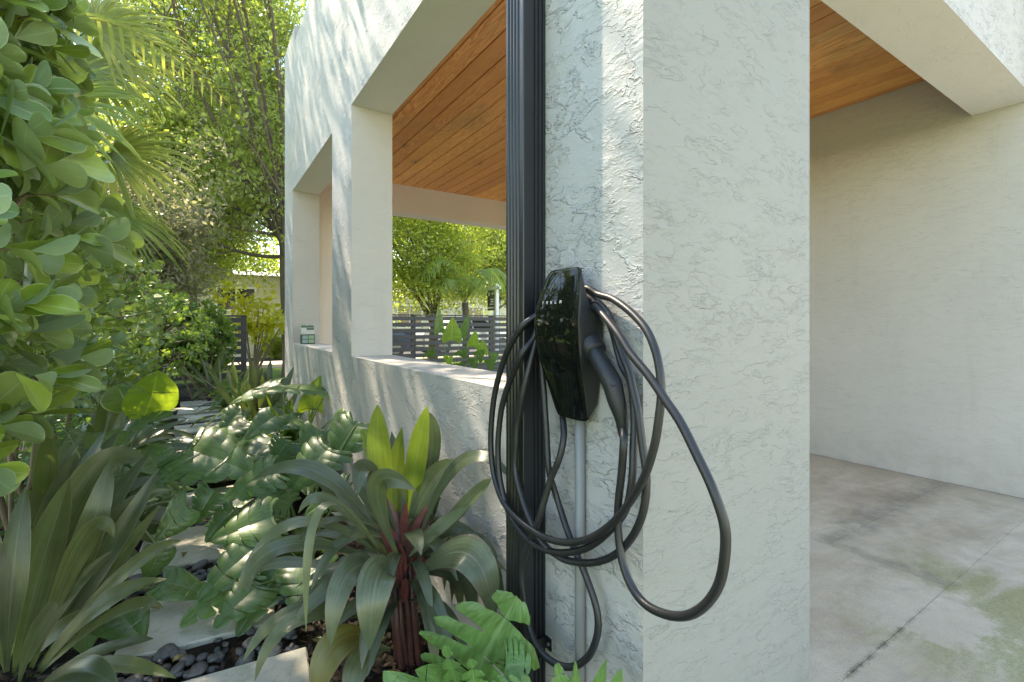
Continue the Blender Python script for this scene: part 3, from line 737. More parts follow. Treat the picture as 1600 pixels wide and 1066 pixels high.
# ------------------------------------------------------------------ box on the far sill
sb = thing('plant_pack', 'small clear pack with green printed card standing on the far window sill', 'box', (.965,5.55,1.029))
m = MB().bbox(.895,1.035,5.53,5.60,1.029,1.135,.006); m.build('tray', simple('dark_teal_plastic', (.03,.06,.055), .3), sb)
ty = simple('pale_green_tile', (.22,.36,.20), .4); tz = simple('pale_teal_tile', (.20,.33,.32), .4)
for a in range(2):
    for c in range(2):
        MB().bbox(.907+a*.062,.963+a*.062,5.524,5.529,1.040+c*.045,1.079+c*.045,.001).build('tile', tz if a == 0 else ty, sb)
m = MB().box(.90,1.03,5.560,5.564,1.135,1.235); m.build('card', simple('clear_card', (.55,.58,.55), .3), sb)
m = MB()
r3 = random.Random(2)
m.box(.90,1.03,5.5565,5.5585,1.208,1.228)
m.box(.955,1.03,5.5565,5.5585,1.182,1.204)
for q in range(6): m.box(.905+q*.02,.916+q*.02,5.5565,5.5585,1.229,1.229+r3.uniform(.004,.012))
m.build('print', simple('green_print', (.04,.12,.07), .4), sb)

# ------------------------------------------------------------------ fence of horizontal slats
def fence(name, label, x0, x1, y, top, bay=2.1, thick=.09):
    f_ = thing(name, label, 'fence', (x0,y,0), None)
    nb = max(1, round((x1-x0)/bay)); L = (x1-x0)/nb
    sm = None
    for k in range(nb):
        a = x0+k*L
        for r_ in range(10):
            z = top-.02-.145*r_-.092
            if z < .02: break
            if sm is None or True:
                if sm is None: sm = MB().bbox(0,L-.004,-.012,.012,0,.092,.002).mesh('slat'); sm.materials.append(M['fence'])
            o = bpy.data.objects.new('slat', sm); link(o, f_); o.location = (a+.002-x0, -.02, z)
    pm = MB().bbox(-thick/2,thick/2,0,thick,0,top,.003).mesh('post'); pm.materials.append(M['fence'])
    for k in range(nb+1):
        o = bpy.data.objects.new('post', pm); link(o, f_); o.location = (k*L, -.005, 0)
    MB().bbox(x0-.05,x1+.05,y-.045,y+.10,top,top+.028,.003).build('cap_rail', M['fence'], f_)
    return f_
fence('slat_fence', 'long charcoal horizontal slat fence seen beyond the porch', 2.05, 12.6, 10.6, 1.44)
fence('slat_fence', 'short end of charcoal slat fence beyond the garden hedge', -5.0, .66, 10.2, 1.38, 1.9)
# ------------------------------------------------------------------ leaf materials
M['ti'] = leaf_mat('ti_leaf', (.066,.090,.050), (.118,.145,.078), (.15,.165,.12), rib=(.15,.16,.11), gloss=.30, trans=.17, vein=1, tcol=(.30,.42,.04), edge=(.15,.10,.09))
M['ti_young'] = leaf_mat('ti_leaf_young', (.10,.17,.035), (.14,.21,.045), (.14,.18,.07), rib=(.20,.24,.10), gloss=.33, trans=.45, vein=1, tcol=(.50,.66,.04), edge=(.2,.14,.08))
M['ti_dark'] = leaf_mat('ti_leaf_dark', (.050,.075,.040), (.12,.145,.055), (.11,.13,.10), rib=(.13,.15,.09), gloss=.32, trans=.28, vein=1, tcol=(.22,.32,.04), edge=(.19,.15,.09))
M['ti_old'] = leaf_mat('ti_leaf_old', (.14,.15,.05), (.16,.13,.04), (.14,.13,.07), rib=(.20,.10,.02), gloss=.4, trans=.3, vein=1, edge=(.20,.12,.06))
M['monstera'] = leaf_mat('split_leaf', (.055,.115,.036), (.10,.18,.052), (.09,.15,.07), rib=(.13,.20,.09), gloss=.36, trans=.25, vein=1, tcol=(.24,.42,.04))
M['selloum'] = leaf_mat('lobed_leaf', (.085,.19,.055), (.12,.25,.075), (.13,.22,.10), rib=(.22,.34,.15), gloss=.36, trans=.33, vein=1, tcol=(.35,.6,.06))
M['lime'] = leaf_mat('lime_leaf', (.10,.19,.028), (.14,.24,.032), (.15,.22,.06), rib=(.32,.40,.10), gloss=.36, trans=.45, vein=2, tcol=(.50,.68,.04))
M['clusia'] = leaf_mat('paddle_leaf', (.085,.165,.022), (.27,.39,.06), (.29,.37,.30), rib=(.32,.42,.18), gloss=.30, trans=.17, vein=2, tcol=(.42,.62,.05), spot=.35, edge=(.38,.46,.20))
M['clusia_pale'] = leaf_mat('paddle_leaf_pale', (.12,.20,.11), (.15,.24,.12), (.20,.27,.19), rib=(.2,.28,.14), gloss=.42, trans=.3, vein=2, tcol=(.38,.55,.08))
M['fern'] = leaf_mat('fern_leaf', (.085,.16,.07), (.12,.21,.09), (.12,.2,.1), gloss=.45, trans=.35)
M['palm'] = leaf_mat('palm_leaf', (.16,.22,.05), (.32,.32,.08), (.28,.3,.12), rib=(.5,.45,.15), gloss=.35, trans=.45, tcol=(.62,.66,.12))
M['palm_green'] = leaf_mat('palm_leaf_green', (.15,.22,.06), (.20,.28,.08), (.16,.22,.1), gloss=.4, trans=.5, tcol=(.60,.75,.14))
M['tree'] = leaf_mat('tree_leaf', (.11,.14,.04), (.22,.25,.055), (.20,.23,.11), gloss=.36, trans=.55, tcol=(.58,.70,.10))
M['tree_dark'] = leaf_mat('tree_leaf_dark', (.12,.16,.04), (.25,.30,.06), (.22,.26,.11), gloss=.40, trans=.60, tcol=(.72,.84,.10))
M['tree_rust'] = leaf_mat('rusty_leaf', (.09,.14,.045), (.25,.19,.14), (.18,.17,.12), gloss=.45, trans=.45, tcol=(.5,.5,.22))
M['hedge_far'] = leaf_mat('hedge_leaf', (.07,.14,.03), (.13,.21,.045), (.12,.18,.08), gloss=.36, trans=.38, tcol=(.40,.58,.05))
M['yellow'] = leaf_mat('yellow_leaf', (.45,.40,.02), (.30,.36,.03), (.4,.38,.05), gloss=.4, trans=.45, tcol=(.8,.75,.05))

# ------------------------------------------------------------------ leaf geometry
def bez(b, m, t, n):
    b, m, t = Vector(b), Vector(m), Vector(t)
    c = m*2 - (b+t)*.5                       # curve passes through m
    return [b*(1-u)**2 + c*2*u*(1-u) + t*u*u for u in [i/n for i in range(n+1)]]

def strap(b, m, t, width, facing=.5, fold=.28, n=14, k=3, seed=0, pet=.14, view=None, peak=.45):
    """strap leaf through three points; returns mesh"""
    r = random.Random(seed)
    P = bez(b, m, t, n)
    mid = P[n//2]
    tocam = ((view if view is not None else CAM) - mid).normalized()
    V = []; UV = []; F = []
    sp = None
    ph = r.uniform(0, 6); tw = r.uniform(-.25, .25)
    for i, p in enumerate(P):
        u = i/n
        tg = (P[min(i+1, n)] - P[max(i-1, 0)]).normalized()
        n0 = (Vector((0,0,1))*(1-facing) + tocam*facing)
        s = tg.cross(n0)
        if s.length < .15 and sp is not None: s = sp
        s.normalize()
        if sp is not None:
            if s.dot(sp) < 0: s = -s
            s = (s*.5+sp*.5).normalized()
        s = (s - tg*s.dot(tg)).normalized(); sp = s
        s = Matrix.Rotation(tw*u, 3, tg) @ s
        nn = s.cross(tg).normalized()
        if nn.dot(n0) < 0: nn = -nn
        if u < pet: w = .16 + .1*(u/pet)
        else:
            q = (u-pet)/(1-pet)
            w = .26 + .74*math.sin(min(1, q/peak)*math.pi/2)**1.1 if q < peak else max(0, 1-((q-peak)/(1-peak))**2.1)**.85
        w = max(w*width*.5, .0008)
        fo = fold*(1.6 if u < pet else 1)*(1-.5*u)
        for j in range(-k, k+1):
            a = j/k
            wav = .06*width*math.sin(u*11+ph+a*1.5)*abs(a)**2
            V.append(p + s*(a*w) + nn*(abs(a)*w*fo + wav*(w/(width*.5))))
            UV.append((u, .5+.5*a))
    c = 2*k+1
    for i in range(n):
        for j in range(c-1):
            a = i*c+j; F.append((a, a+1, a+c+1, a+c))
    return np_mesh('leaf', [tuple(v) for v in V], np.array(F), UV)

def outline(a, W, rnd=False):
    if rnd: return (W*max(0, math.sin(math.pi*min(a,1)))**.6, -.10*math.sin(min(a/.12,1)*math.pi/2)+1.10*a**1.05)
    return (W*max(0, math.sin(math.pi*min(a,1)**.62))**.75, -.22*math.sin(min(a/.12,1)*math.pi/2)+1.22*a**1.3)

def lobed(base, tip, width, normal, nl=6, v0=.5, g=.10, fold=.18, droop=.18, arch=.16, wavy=0, seed=0, ns=4, nvv=8, name='leaf', rnd=False):
    r = random.Random(seed)
    base = Vector(base); tip = Vector(tip)
    y = tip-base; L = y.length; y.normalize()
    z = Vector(normal).normalized(); x = y.cross(z).normalized(); z = x.cross(y).normalized()
    Wd = width/L*.5
    V = []; F = []; UV = []
    for side in (1, -1):
        for k in range(nl):
            a0, a1 = k/nl, (k+1)/nl
            gk = g*r.uniform(.7, 1.4); vk = v0*r.uniform(.8, 1.25) if v0 < 1 else 1
            lk = r.uniform(.93, 1.03); ph = r.uniform(0, 6)
            st = len(V)
            for iv in range(nvv+1):
                v = iv/nvv
                gg = 0
                if v > vk:
                    q = (v-vk)/(1-vk+1e-6)
                    gg = gk*(q**.5)*1.0 + (.22*max(0, (q-.75)/.25)**2 if v0 < 1 else 0)
                for js in range(ns+1):
                    s0 = js/ns
                    s = gg + s0*(1-2*gg)
                    a = a0+(a1-a0)*s
                    X, Y = outline(a, Wd, rnd)
                    my = max(0, .9*(a-.12)/.88)
                    vv = v*(lk if v0 < 1 else 1)
                    if wavy: vv += wavy*math.sin(v*14+ph+s*3)*v*.5
                    px = X*vv; py = my+(Y-my)*vv
                    py += .06*math.sin(math.pi*v)*(1-a)
                    pz = fold*px - arch*v*v*abs(px)*1.6 - droop*py*abs(py)
                    pz += .009*math.cos((s0-.5)*math.pi)*min(1, v*2) + .010*math.sin(k*2.3+ph*.3+v*2)
                    if wavy: pz += wavy*.35*math.sin(v*16+ph+s0*4)*v*(.3+abs(s0-.5))
                    V.append(base + L*(x*(side*px) + y*py + z*pz))
                    UV.append((k+s0 + .0, .5+side*.5*v))
            c = ns+1
            for iv in range(nvv):
                for js in range(ns):
                    a = st+iv*c+js
                    q = (a, a+1, a+c+1, a+c)
                    F.append(q if side < 0 else q[::-1])
    me = np_mesh(name, [tuple(v) for v in V], np.array(F), UV)
    return me

def obovate(n=6, k=2, wid=.6, curl=.08, fold=.12, seed=0):
    """paddle leaf along +Y, face +Z, length 1"""
    V = []; F = []; UV = []
    r = random.Random(seed); ph = r.uniform(0, 6)
    for i in range(n+1):
        u = math.sin(i/n*math.pi/2)**.85 if n > 3 else i/n
        w = .05 + .95*math.sin(min(1, u/.66)*math.pi/2)**1.5 if u < .66 else (max(0, 1-((u-.66)/.34)**2.2))**.5
        w = max(w, .05)*wid*.5
        for j in range(-k, k+1):
            a = j/k
            V.append((a*w, u, fold*abs(a)*w - curl*u*u + .012*math.sin(ph+u*5+a*2)))
            UV.append((u, .5+.5*a))
    c = 2*k+1
    for i in range(n):
        for j in range(c-1):
            a = i*c+j; F.append((a, a+1, a+c+1, a+c))
    return np.array(V, dtype=np.float32), np.array(F), np.array(UV, dtype=np.float32)

def scatter(T, mats, pos, scale, var=None):
    """T=(V,F,UV) template; mats (n,3,3) columns are axes; one big mesh"""
    V, F, UV = T
    n = len(pos)
    P = np.einsum('nij,kj->nki', mats, V)*np.asarray(scale)[:, None, None] + np.asarray(pos)[:, None, :]
    FF = (F[None] + (np.arange(n)*len(V))[:, None, None]).reshape(-1, F.shape[1])
    U = np.tile(UV, (n, 1))
    vr = np.repeat(var if var is not None else np.random.rand(n), len(V))
    return P.reshape(-1, 3), FF, U, vr

def frames(d, nrm):
    """rotation with +Y along d and +Z near nrm, arrays (n,3)"""
    y = d/np.linalg.norm(d, axis=1, keepdims=True)
    x = np.cross(y, nrm); x /= np.linalg.norm(x, axis=1, keepdims=True)+1e-9
    z = np.cross(x, y)
    return np.stack([x, y, z], -1)

SIN, COS = math.sin(R(33.06)), math.cos(R(33.06))
def project(P):
    """rough visibility ranking: depth and in-frame flag"""
    P = np.asarray(P)
    z = P[:,0]*SIN + P[:,1]*COS
    xc = P[:,0]*COS - P[:,1]*SIN
    zz = np.maximum(z, .05)
    inside = (z > .15) & (np.abs(xc/zz) < 1.12) & (np.abs((P[:,2]-1.25)/zz) < .78)
    return z, inside

LEAFV = [obovate(7, 2, .74, .10, .15, 1), obovate(7, 2, .62, .22, .35, 2), obovate(7, 2, .80, .02, .08, 3)]
SMALL = obovate(2, 1, .5, .1, .2, 5)
QUAD = (np.array([(0,0,0),(.28,.45,.04),(0,1,-.05),(-.28,.5,.04)], dtype=np.float32), np.array([(0,1,2,3)]), np.array([(0,.5),(.5,.95),(1,.5),(.5,.05)], dtype=np.float32))

def paddle_shrub(label, root, ells, ntip, size, seed, mat='clusia', limit=300, cat='shrub', group=None, core=True, lean=(.35,0,.25)):
    rs = np.random.RandomState(seed); rd = random.Random(seed)
    t = thing('paddle_leaf_shrub', label, cat, root, group)
    pos = []; dr = []; nr = []; sz = []
    tw = MB()
    stems = []
    for k in range(6):
        e = ells[k % len(ells)]
        stems.append(Vector(root)+Vector((rd.uniform(-.25,.25), rd.uniform(-.3,.3), 0)))
    tot = sum(e[2] for e in ells)
    for (c, rad, wgt) in ells:
        c = Vector(c)
        for q in range(int(ntip*wgt/tot)):
            d = Vector(rs.normal(size=3)); d.normalize()
            rr = rd.uniform(.55, 1.0)**.6
            tip = c + Vector((d.x*rad[0], d.y*rad[1], d.z*rad[2]))*rr
            if tip.z < .12: tip.z = .12+rd.uniform(0,.2)
            ax = (Vector((d.x/rad[0], d.y/rad[1], d.z/rad[2])).normalized()*.9 + Vector(lean)*1.0 + Vector(rs.normal(size=3))*.28).normalized()
            s1 = ax.orthogonal().normalized(); s1 = Matrix.Rotation(rd.uniform(0,6.28), 3, ax) @ s1
            s2 = ax.cross(s1)
            npair = rd.choice((3,4,4,5))
            for k in range(npair):
                sd_ = (s1 if k % 2 == 0 else s2)
                for sg in (1,-1):
                    an = R(18+17*k+rd.uniform(-12,12))
                    ld = (ax*math.cos(an) + sd_*sg*math.sin(an)).normalized()
                    if rd.random() < .12: continue
                    pos.append(tip - ax*(.026*k*size/.085)); dr.append(ld)
                    nn = (ax - ld*ax.dot(ld)); 
                    nn = (nn.normalized()+Vector(rs.normal(size=3))*.25)
                    nr.append(nn); sz.append(size*rd.uniform(.65,1.18)*(.75 if k == 0 else 1))
            inner = c + (tip-c)*.35; inner.z = min(inner.z, tip.z)-.05
            if q % 4 == 0:
                mid = (inner+tip)*.5 - ax*.02 + Vector(rs.normal(size=3))*.02
                tw.tube([inner, mid, tip-ax*.10, tip], [.007,.005,.0035,.0022], 5, False)
    for k, s0 in enumerate(stems):
        c = Vector(ells[k % len(ells)][0]); top_ = c+Vector((rd.uniform(-.2,.2), rd.uniform(-.4,.4), ells[k % len(ells)][1][2]*.5))
        md = (s0+top_)*.5+Vector((rd.uniform(-.1,.1), rd.uniform(-.1,.1), 0))
        tw.tube(bez(s0, md, top_, 6), [.018,.017,.015,.013,.011,.009,.006], 7, False)
    tw.build('branches', M['twig'], t, True)
    pos = np.array([tuple(p) for p in pos]); dr = np.array([tuple(p) for p in dr]); nr = np.array([tuple(p) for p in nr]); sz = np.array(sz)
    # keep leaves out of the walls and out of the lens
    ok = (pos[:,0] < .72) & (np.linalg.norm(pos-np.array(CAM), axis=1) > .75)
    z0, _ = project(pos); xc0 = pos[:,0]*COS-pos[:,1]*SIN
    ok &= ~((z0 < .9) & (z0 > -.1) & (np.abs(xc0) < z0*1.05+.25))
    pos, dr, nr, sz = pos[ok], dr[ok], nr[ok], sz[ok]
    fr = frames(dr, nr)
    z, ins = project(pos)
    rank = np.where(ins, z, 1e6 + z); order = np.argsort(rank)
    nin = int(min(limit, ins.sum()))
    mes = []
    for (V, F, U) in LEAFV:
        me = np_mesh('leaf', V, F, U); me.materials.append(M[mat]); mes.append(me)
    rv = Vector(root)
    for q in order[:nin]:
        o = bpy.data.objects.new('leaf', mes[rd.randrange(3)])
        link(o, t)
        m4 = Matrix(fr[q].tolist()).to_4x4(); m4 = m4 @ Matrix.Scale(float(sz[q]), 4)
        m4.translation = Vector(pos[q].tolist()) - rv
        o.matrix_local = m4
    rest = order[nin:]
    if len(rest):
        P, FF, U, vr = scatter(SMALL if not core else LEAFV[0], fr[rest], pos[rest], sz[rest], rs.rand(len(rest)))
        o = place('foliage', np_mesh('foliage', P, FF, U, vr), M[mat], t); o['kind'] = 'stuff'
    return t

def crown_mesh(tips, per, spread, size, rs, up=.5, T=QUAD):
    tips = np.asarray(tips)
    n = len(tips)*per
    c = np.repeat(tips, per, axis=0)
    pos = c + rs.normal(size=(n,3))*spread*np.array([1,1,.7])
    d = rs.normal(size=(n,3)); d[:,2] -= .25
    nr = rs.normal(size=(n,3)); nr[:,2] += up*2; 
    fr = frames(d, nr)
    clump = np.repeat(rs.rand(len(tips)), per)
    var = np.clip(clump*.6+rs.rand(n)*.4, 0, .999)
    return scatter(T, fr, pos, size*(.7+.6*rs.rand(n)), var)

def tree(name, label, root, h_trunk, r_trunk, ells, nl, ns, nt, per, spread, size, seed, mat, lean=(0,0), cat='tree', group=None, keep=None, up=.5):
    rs = np.random.RandomState(seed); rd = random.Random(seed)
    t = thing(name, label, cat, root, group)
    root = Vector(root)
    fork = root + Vector((lean[0], lean[1], h_trunk))
    mb = MB()
    mid = (root+fork)*.5 + Vector((rd.uniform(-.1,.1), rd.uniform(-.1,.1), 0))*h_trunk*.2
    mb.tube(bez(root-Vector((0,0,.1)), mid, fork, 8), [r_trunk*(1.35 if i == 0 else 1.08-.045*i) for i in range(9)], 10)
    tips = []
    for k in range(nl):
        c, rad = ells[k % len(ells)]; c = Vector(c)
        d = Vector(rs.normal(size=3)).normalized()
        e = c + Vector((d.x*rad[0], d.y*rad[1], d.z*rad[2]))*rd.uniform(.45,.8)
        st = root + (fork-root)*rd.uniform(.75,1)
        m1 = st + (e-st)*.45 + Vector((0,0,1))*(e-st).length*rd.uniform(.0,.15) + Vector(rs.normal(size=3))*.15*(e-st).length*.5
        limb = bez(st, m1, e, 8); r0 = r_trunk*rd.uniform(.17,.32)
        mb.tube(limb, [r0*(1-.095*i) for i in range(9)], 7, False)
        for s_ in range(ns):
            i0 = rd.randrange(3, 9); st2 = limb[i0]
            d = Vector(rs.normal(size=3)).normalized()
            e2 = c + Vector((d.x*rad[0], d.y*rad[1], d.z*rad[2]))*rd.uniform(.6,1.0)
            e2 = st2 + (e2-st2)*rd.uniform(.5,.95)
            m2 = (st2+e2)*.5 + Vector(rs.normal(size=3))*.12*(e2-st2).length
            br = bez(st2, m2, e2, 5); r1 = max(.012, r0*(1-.095*i0)*.5)
            mb.tube(br, [r1*(1-.15*i) for i in range(6)], 5, False)
            for q in range(nt):
                i1 = rd.randrange(1, 6); st3 = br[i1]
                e3 = st3 + Vector(rs.normal(size=3))*Vector(rad).length*.16
                mb.tube([st3, (st3+e3)*.5+Vector(rs.normal(size=3))*.05, e3], [r1*.3, r1*.2, .004], 4, False)
                tips.append(tuple(e3)); 
                if rd.random() < .5: tips.append(tuple((st3+e3)*.5))
    mb.build('trunk', M['bark'], t, True)
    tips = np.array(tips)
    if keep is not None: tips = tips[keep(tips)]
    P, FF, U, vr = crown_mesh(tips, per, spread, size, rs, up)
    place('crown', np_mesh('crown', P, FF, U, vr, smooth=False), M[mat], t)
    return t

# ------------------------------------------------------------------ trees that shade the garden
def clear(t):                      # nothing may poke through the house
    return ~((t[:,0] > -.2) & (t[:,0] < 6) & (t[:,1] < 7.6) & (t[:,2] < 5.6))
tree('shade_tree', 'tall broad-crowned tree with dark trunk directly behind the far corner of the house', (1.85,12.6,0), 3.4, .20,
     [((.2,12.5,7.2),(3.6,3.4,3.4)),((-1.3,11.2,11.6),(4.2,3.6,3.2)),((-.8,12.0,4.6),(2.0,2.4,1.5)),((1.2,12.2,5.4),(2.4,2.2,1.4)),((-2.0,10.6,10.6),(4.2,3.4,2.6)),((-2.3,9.7,12.4),(2.0,1.8,1.4))], 17, 7, 5, 16, .20, .125, 11, 'tree', (-.15,.1), keep=clear)
tree('shade_tree', 'leafy tree whose high crown overhangs the hedge at the upper left', (-3.1,9.4,0), 3.6, .16,
     [((-1.6,8.4,7.4),(2.8,2.6,2.0)),((-3.6,9.5,5.2),(2.4,2.6,2.6)),((-1.0,7.6,6.6),(2.0,2.2,1.6))], 9, 5, 4, 8, .15, .12, 23, 'tree', (.4,-.2), keep=clear)
tree('shade_tree', 'bushy tree with dull pink and rust-tinted leaves above the far hedge', (-1.7,10.2,0), 1.6, .10,
     [((-1.35,9.8,3.1),(1.35,1.5,1.25)),((-.5,10.6,2.7),(1.1,1.1,.95))], 9, 7, 5, 60, .17, .075, 31, 'tree_rust', (.1,0))
tree('shade_tree', 'mid-green tree filling the gap over the hedge in front of the neighbouring house', (-2.6,14.6,0), 2.4, .14,
     [((-2.4,14.2,4.6),(3.2,2.4,2.7)),((-.8,15,3.4),(2.0,1.8,1.5))], 10, 8, 5, 60, .25, .10, 37, 'tree_dark', (0,0))
tree('shade_tree', 'tall sunlit tree with dense small yellow-green leaves filling the sky beyond the fence gap', (-.3,16.5,0), 3.0, .12,
     [((-.6,16.0,5.6),(2.8,2.0,2.6)),((1.6,16.6,7.6),(3.0,2.0,3.4)),((.6,16.5,11.2),(3.4,2.0,2.4))], 20, 12, 5, 105, .29, .095, 77, 'tree', (.1,.1))
tree('shade_tree', 'added slender tree out of view, its high crown dappling the sun on the column', (-2.3,8.6,0), 10.6, .10,
     [((-1.78,8.75,12.1),(.55,.8,1.3))], 5, 4, 3, 5, .12, .10, 91, 'tree', (.35,.1))  # unseen tree added only to break up the sun on the column edge
# ------------------------------------------------------------------ trees seen through the porch
tree('garden_tree', 'dark spreading tree with low forked trunk beyond the slat fence', (6.1,14.0,0), 1.45, .17,
     [((5.4,14.2,3.7),(2.5,2.0,1.9)),((7.2,14.8,5.0),(3.0,2.2,2.2)),((5.0,15.4,5.6),(3.4,2.4,2.4))], 12, 9, 5, 50, .22, .10, 41, 'tree_dark', (.1,0))
tree('garden_tree', 'bright yellow-green tree rising behind the palm on the far verge', (10.2,16.8,0), 2.0, .16,
     [((9.8,16.6,4.6),(3.0,2.2,2.6)),((12.4,17,5.2),(3.0,2.2,2.6))], 11, 8, 5, 60, .24, .115, 43, 'tree', (0,0))
# far wood closing the view
def mass(label, c, rad, n, size, seed, mat, name='tree_row'):
    rs = np.random.RandomState(seed)
    t = thing(name, label, 'trees', (c[0], c[1], 0))
    d = rs.normal(size=(n,3)); d /= np.linalg.norm(d, axis=1, keepdims=True)
    tips = np.array(c) + d*np.array(rad)*(.6+.4*rs.rand(n,1)); tips[:,2] = np.maximum(tips[:,2], .3)
    P, FF, U, vr = crown_mesh(tips, 40, .5, .26, rs)
    place('crown', np_mesh('crown', P, FF, U, vr, smooth=False), M[mat], t)['kind'] = 'stuff'
    mb = MB()
    for k in range(5):
        x = c[0]+(k-2)*rad[0]*.35
        mb.tube([(x,c[1],-.1),(x+.2,c[1],2.),(x-.2,c[1]+.2,c[2])],[.2,.16,.08],7,False)
    mb.build('trunk', M['bark'], t, True)
    return t
mass('dense far trees across the street behind the porch opening', (15,31,4.5), (13,3.5,5.0), 900, .3, 51, 'tree_dark')
mass('sunlit far trees across the street behind the garden hedge', (-5,33,4.0), (10,3.5,4.2), 700, .3, 52, 'tree')

# ------------------------------------------------------------------ hedge
paddle_shrub('tall paddle-leaved shrub with large thick leaves, nearest on the left', (-1.0,2.0,0),
     [((-.80,1.95,1.50),(.56,.95,.80),5),((-1.0,2.35,2.1),(.55,.8,.5),3),((-.62,2.2,2.22),(.26,.42,.36),2.4),((-.98,1.75,.75),(.40,.8,.45),1.6)], 640, .128, 3)
paddle_shrub('paddle-leaved shrub second from the front of the hedge', (-1.05,3.9,0),
     [((-.92,3.8,1.45),(.52,.95,.80),3),((-1.15,4.0,2.2),(.6,.9,.65),2)], 420, .10, 5)
paddle_shrub('paddle-leaved shrub in the middle of the hedge beside the path', (-1.05,5.6,0),
     [((-.80,5.5,1.35),(.60,.95,.75),3),((-1.1,5.7,2.0),(.6,.9,.6),2)], 420, .085, 7)
paddle_shrub('low rounded shrub at the far end of the hedge by the fence post', (-.75,7.4,0),
     [((-.55,7.4,1.10),(.70,1.0,.62),3),((-1.0,8.3,1.6),(.8,.9,.6),2)], 420, .065, 9, 'hedge_far', limit=120)
paddle_shrub('fine-leaved green shrub in front of the short fence end', (.0,9.2,0),
     [((.0,9.3,1.0),(.50,.45,.62),3),((-.7,9.2,1.2),(.6,.6,.7),3)], 900, .08, 10, 'hedge_far', limit=60)

# ------------------------------------------------------------------ fan palm rising behind the hedge
def fan(t, hub, axis, nrm, L, n, seed, mat, spread=105):
    r = random.Random(seed)
    hub = Vector(hub); a = Vector(axis).normalized(); z = Vector(nrm).normalized(); x = a.cross(z).normalized(); z = x.cross(a)
    V = []; F = []; UV = []
    for k in range(n):
        th = R(-spread+2*spread*k/(n-1)+r.uniform(-1.5,1.5))
        d = a*math.cos(th)+x*math.sin(th)
        ll = L*(1-.25*abs(th)/R(spread))*r.uniform(.9,1.06)
        sdv = d.cross(z).normalized()
        dro = r.uniform(.10,.40)
        st = len(V)
        for i in range(8):
            u = i/7
            w = ll*.026*(.35+.65*math.sin(min(1,u*1.8)*math.pi/2))*(1 if u < .5 else max(.03,1-((u-.5)/.5)**1.6))
            p = hub + d*(ll*u) + z*(.05*ll*math.sin(u*3)) + Vector((0,0,-1))*(dro*ll*u**3)
            for s_, zz_ in ((-1,.4),(0,-.3),(1,.4)):
                V.append(p+sdv*(s_*w)+z*(zz_*w)); UV.append((u,.5+.5*s_))
        for i in range(7):
            for q in range(2):
                b_ = st+i*3+q; F.append((b_,b_+1,b_+4,b_+3))
    return place('frond', np_mesh('frond', [tuple(v) for v in V], np.array(F), UV), M[mat], t)
pt = thing('fan_palm', 'fan palm with yellowing sunlit fronds rising behind the hedge', 'palm', (-1.7,5.0,0))
MB().tube([(-1.7,5,0),(-1.72,5.02,1.2),(-1.66,5.0,2.3)],[.09,.08,.075],10,False).build('trunk', M['bark'], pt, True)
fans = [((-.82,5.4,3.45),(.85,-.5,.15),(-.4,-.8,.35),.92,'palm'),((-.66,5.35,2.72),(.8,-.5,-.3),(-.3,-.8,.4),.80,'palm'),((-1.0,5.2,3.0),(.8,-.5,.0),(-.2,-.9,.2),.8,'palm_green'),
        ((-1.2,4.2,3.6),(.5,-.7,.5),(-.2,-.6,.8),.9,'palm'),((-1.7,4.3,3.5),(-.3,-.9,.4),(0,-.3,.9),.9,'palm_green'),((-1.9,5.9,3.4),(-.2,.9,.3),(0,0,1),.9,'palm_green'),
        ((-.75,5.2,3.7),(.8,.2,.5),(.1,-.8,.6),.85,'palm'),((-.70,5.0,2.2),(.9,.1,-.4),(.3,-.5,.7),.7,'palm_green')]
for k, (h_, a_, n_, L_, mt) in enumerate(fans):
    f_ = fan(pt, h_, a_, n_, L_, 42, 60+k, mt)
    MB().tube(bez((-1.66,5,2.25),((-1.66+h_[0])/2,(5+h_[1])/2,(2.25+h_[2])/2+.12),h_,6),[.014,.013,.012,.011,.010,.009,.008],6,False).build('stalk', M['stem'], f_, True).location = (0,0,0) if False else Vector((0,0,0))
# stalks were parented to fronds whose own offset is already applied

def pinnate(t, b_, m_, e_, L, n, seed, mat, name='frond', droop=.5, wid=.045):
    r = random.Random(seed)
    P = bez(b_, m_, e_, n)
    V = []; F = []; UV = []
    for i in range(2, n+1):
        tg = (P[min(i+1,n)]-P[i-1]).normalized()
        s = tg.cross(Vector((0,0,1))).normalized(); u0 = i/n
        ll = L*(math.sin(math.pi*min(1,u0*.9+.12))**.6)*r.uniform(.85,1.1)
        for sg in (1,-1):
            d = (s*sg*.8+tg*.55+Vector((0,0,r.uniform(-.05,.25)))).normalized()
            wd = d.cross(Vector((0,0,1))).normalized(); st = len(V)
            for q in range(5):
                u = q/4; w = ll*wid*(.6+.4*math.sin(u*3.14))*(1 if u < .6 else 1-((u-.6)/.42)**2)
                p = P[i]+d*(ll*u)+Vector((0,0,-1))*(droop*ll*u*u)
                V += [p-wd*w, p+wd*w]; UV += [(u,.1),(u,.9)]
            for q in range(4):
                a = st+q*2; F.append((a,a+1,a+3,a+2))
    tb = MB().tube(P, [max(.003,.011*(1-i/n)) for i in range(n+1)], 5, False)
    k0 = len(V); V += [Vector(q) for q in tb.v]; UV += [(.5,.5)]*len(tb.v); F += [tuple(k0+i for i in f) for f in tb.f]
    o = place(name, np_mesh(name, [tuple(v) for v in V], np.array(F), UV), M[mat], t)
    return o
for k, (b_,m_,e_) in enumerate([((-1.0,2.7,2.1),(-.62,3.1,2.95),(.0,3.3,3.05)),((-1.0,3.0,2.3),(-.5,3.5,3.1),(.25,3.9,2.85)),((-1.0,2.5,2.3),(-.75,2.6,2.9),(-.35,2.6,3.1))]):
    pass
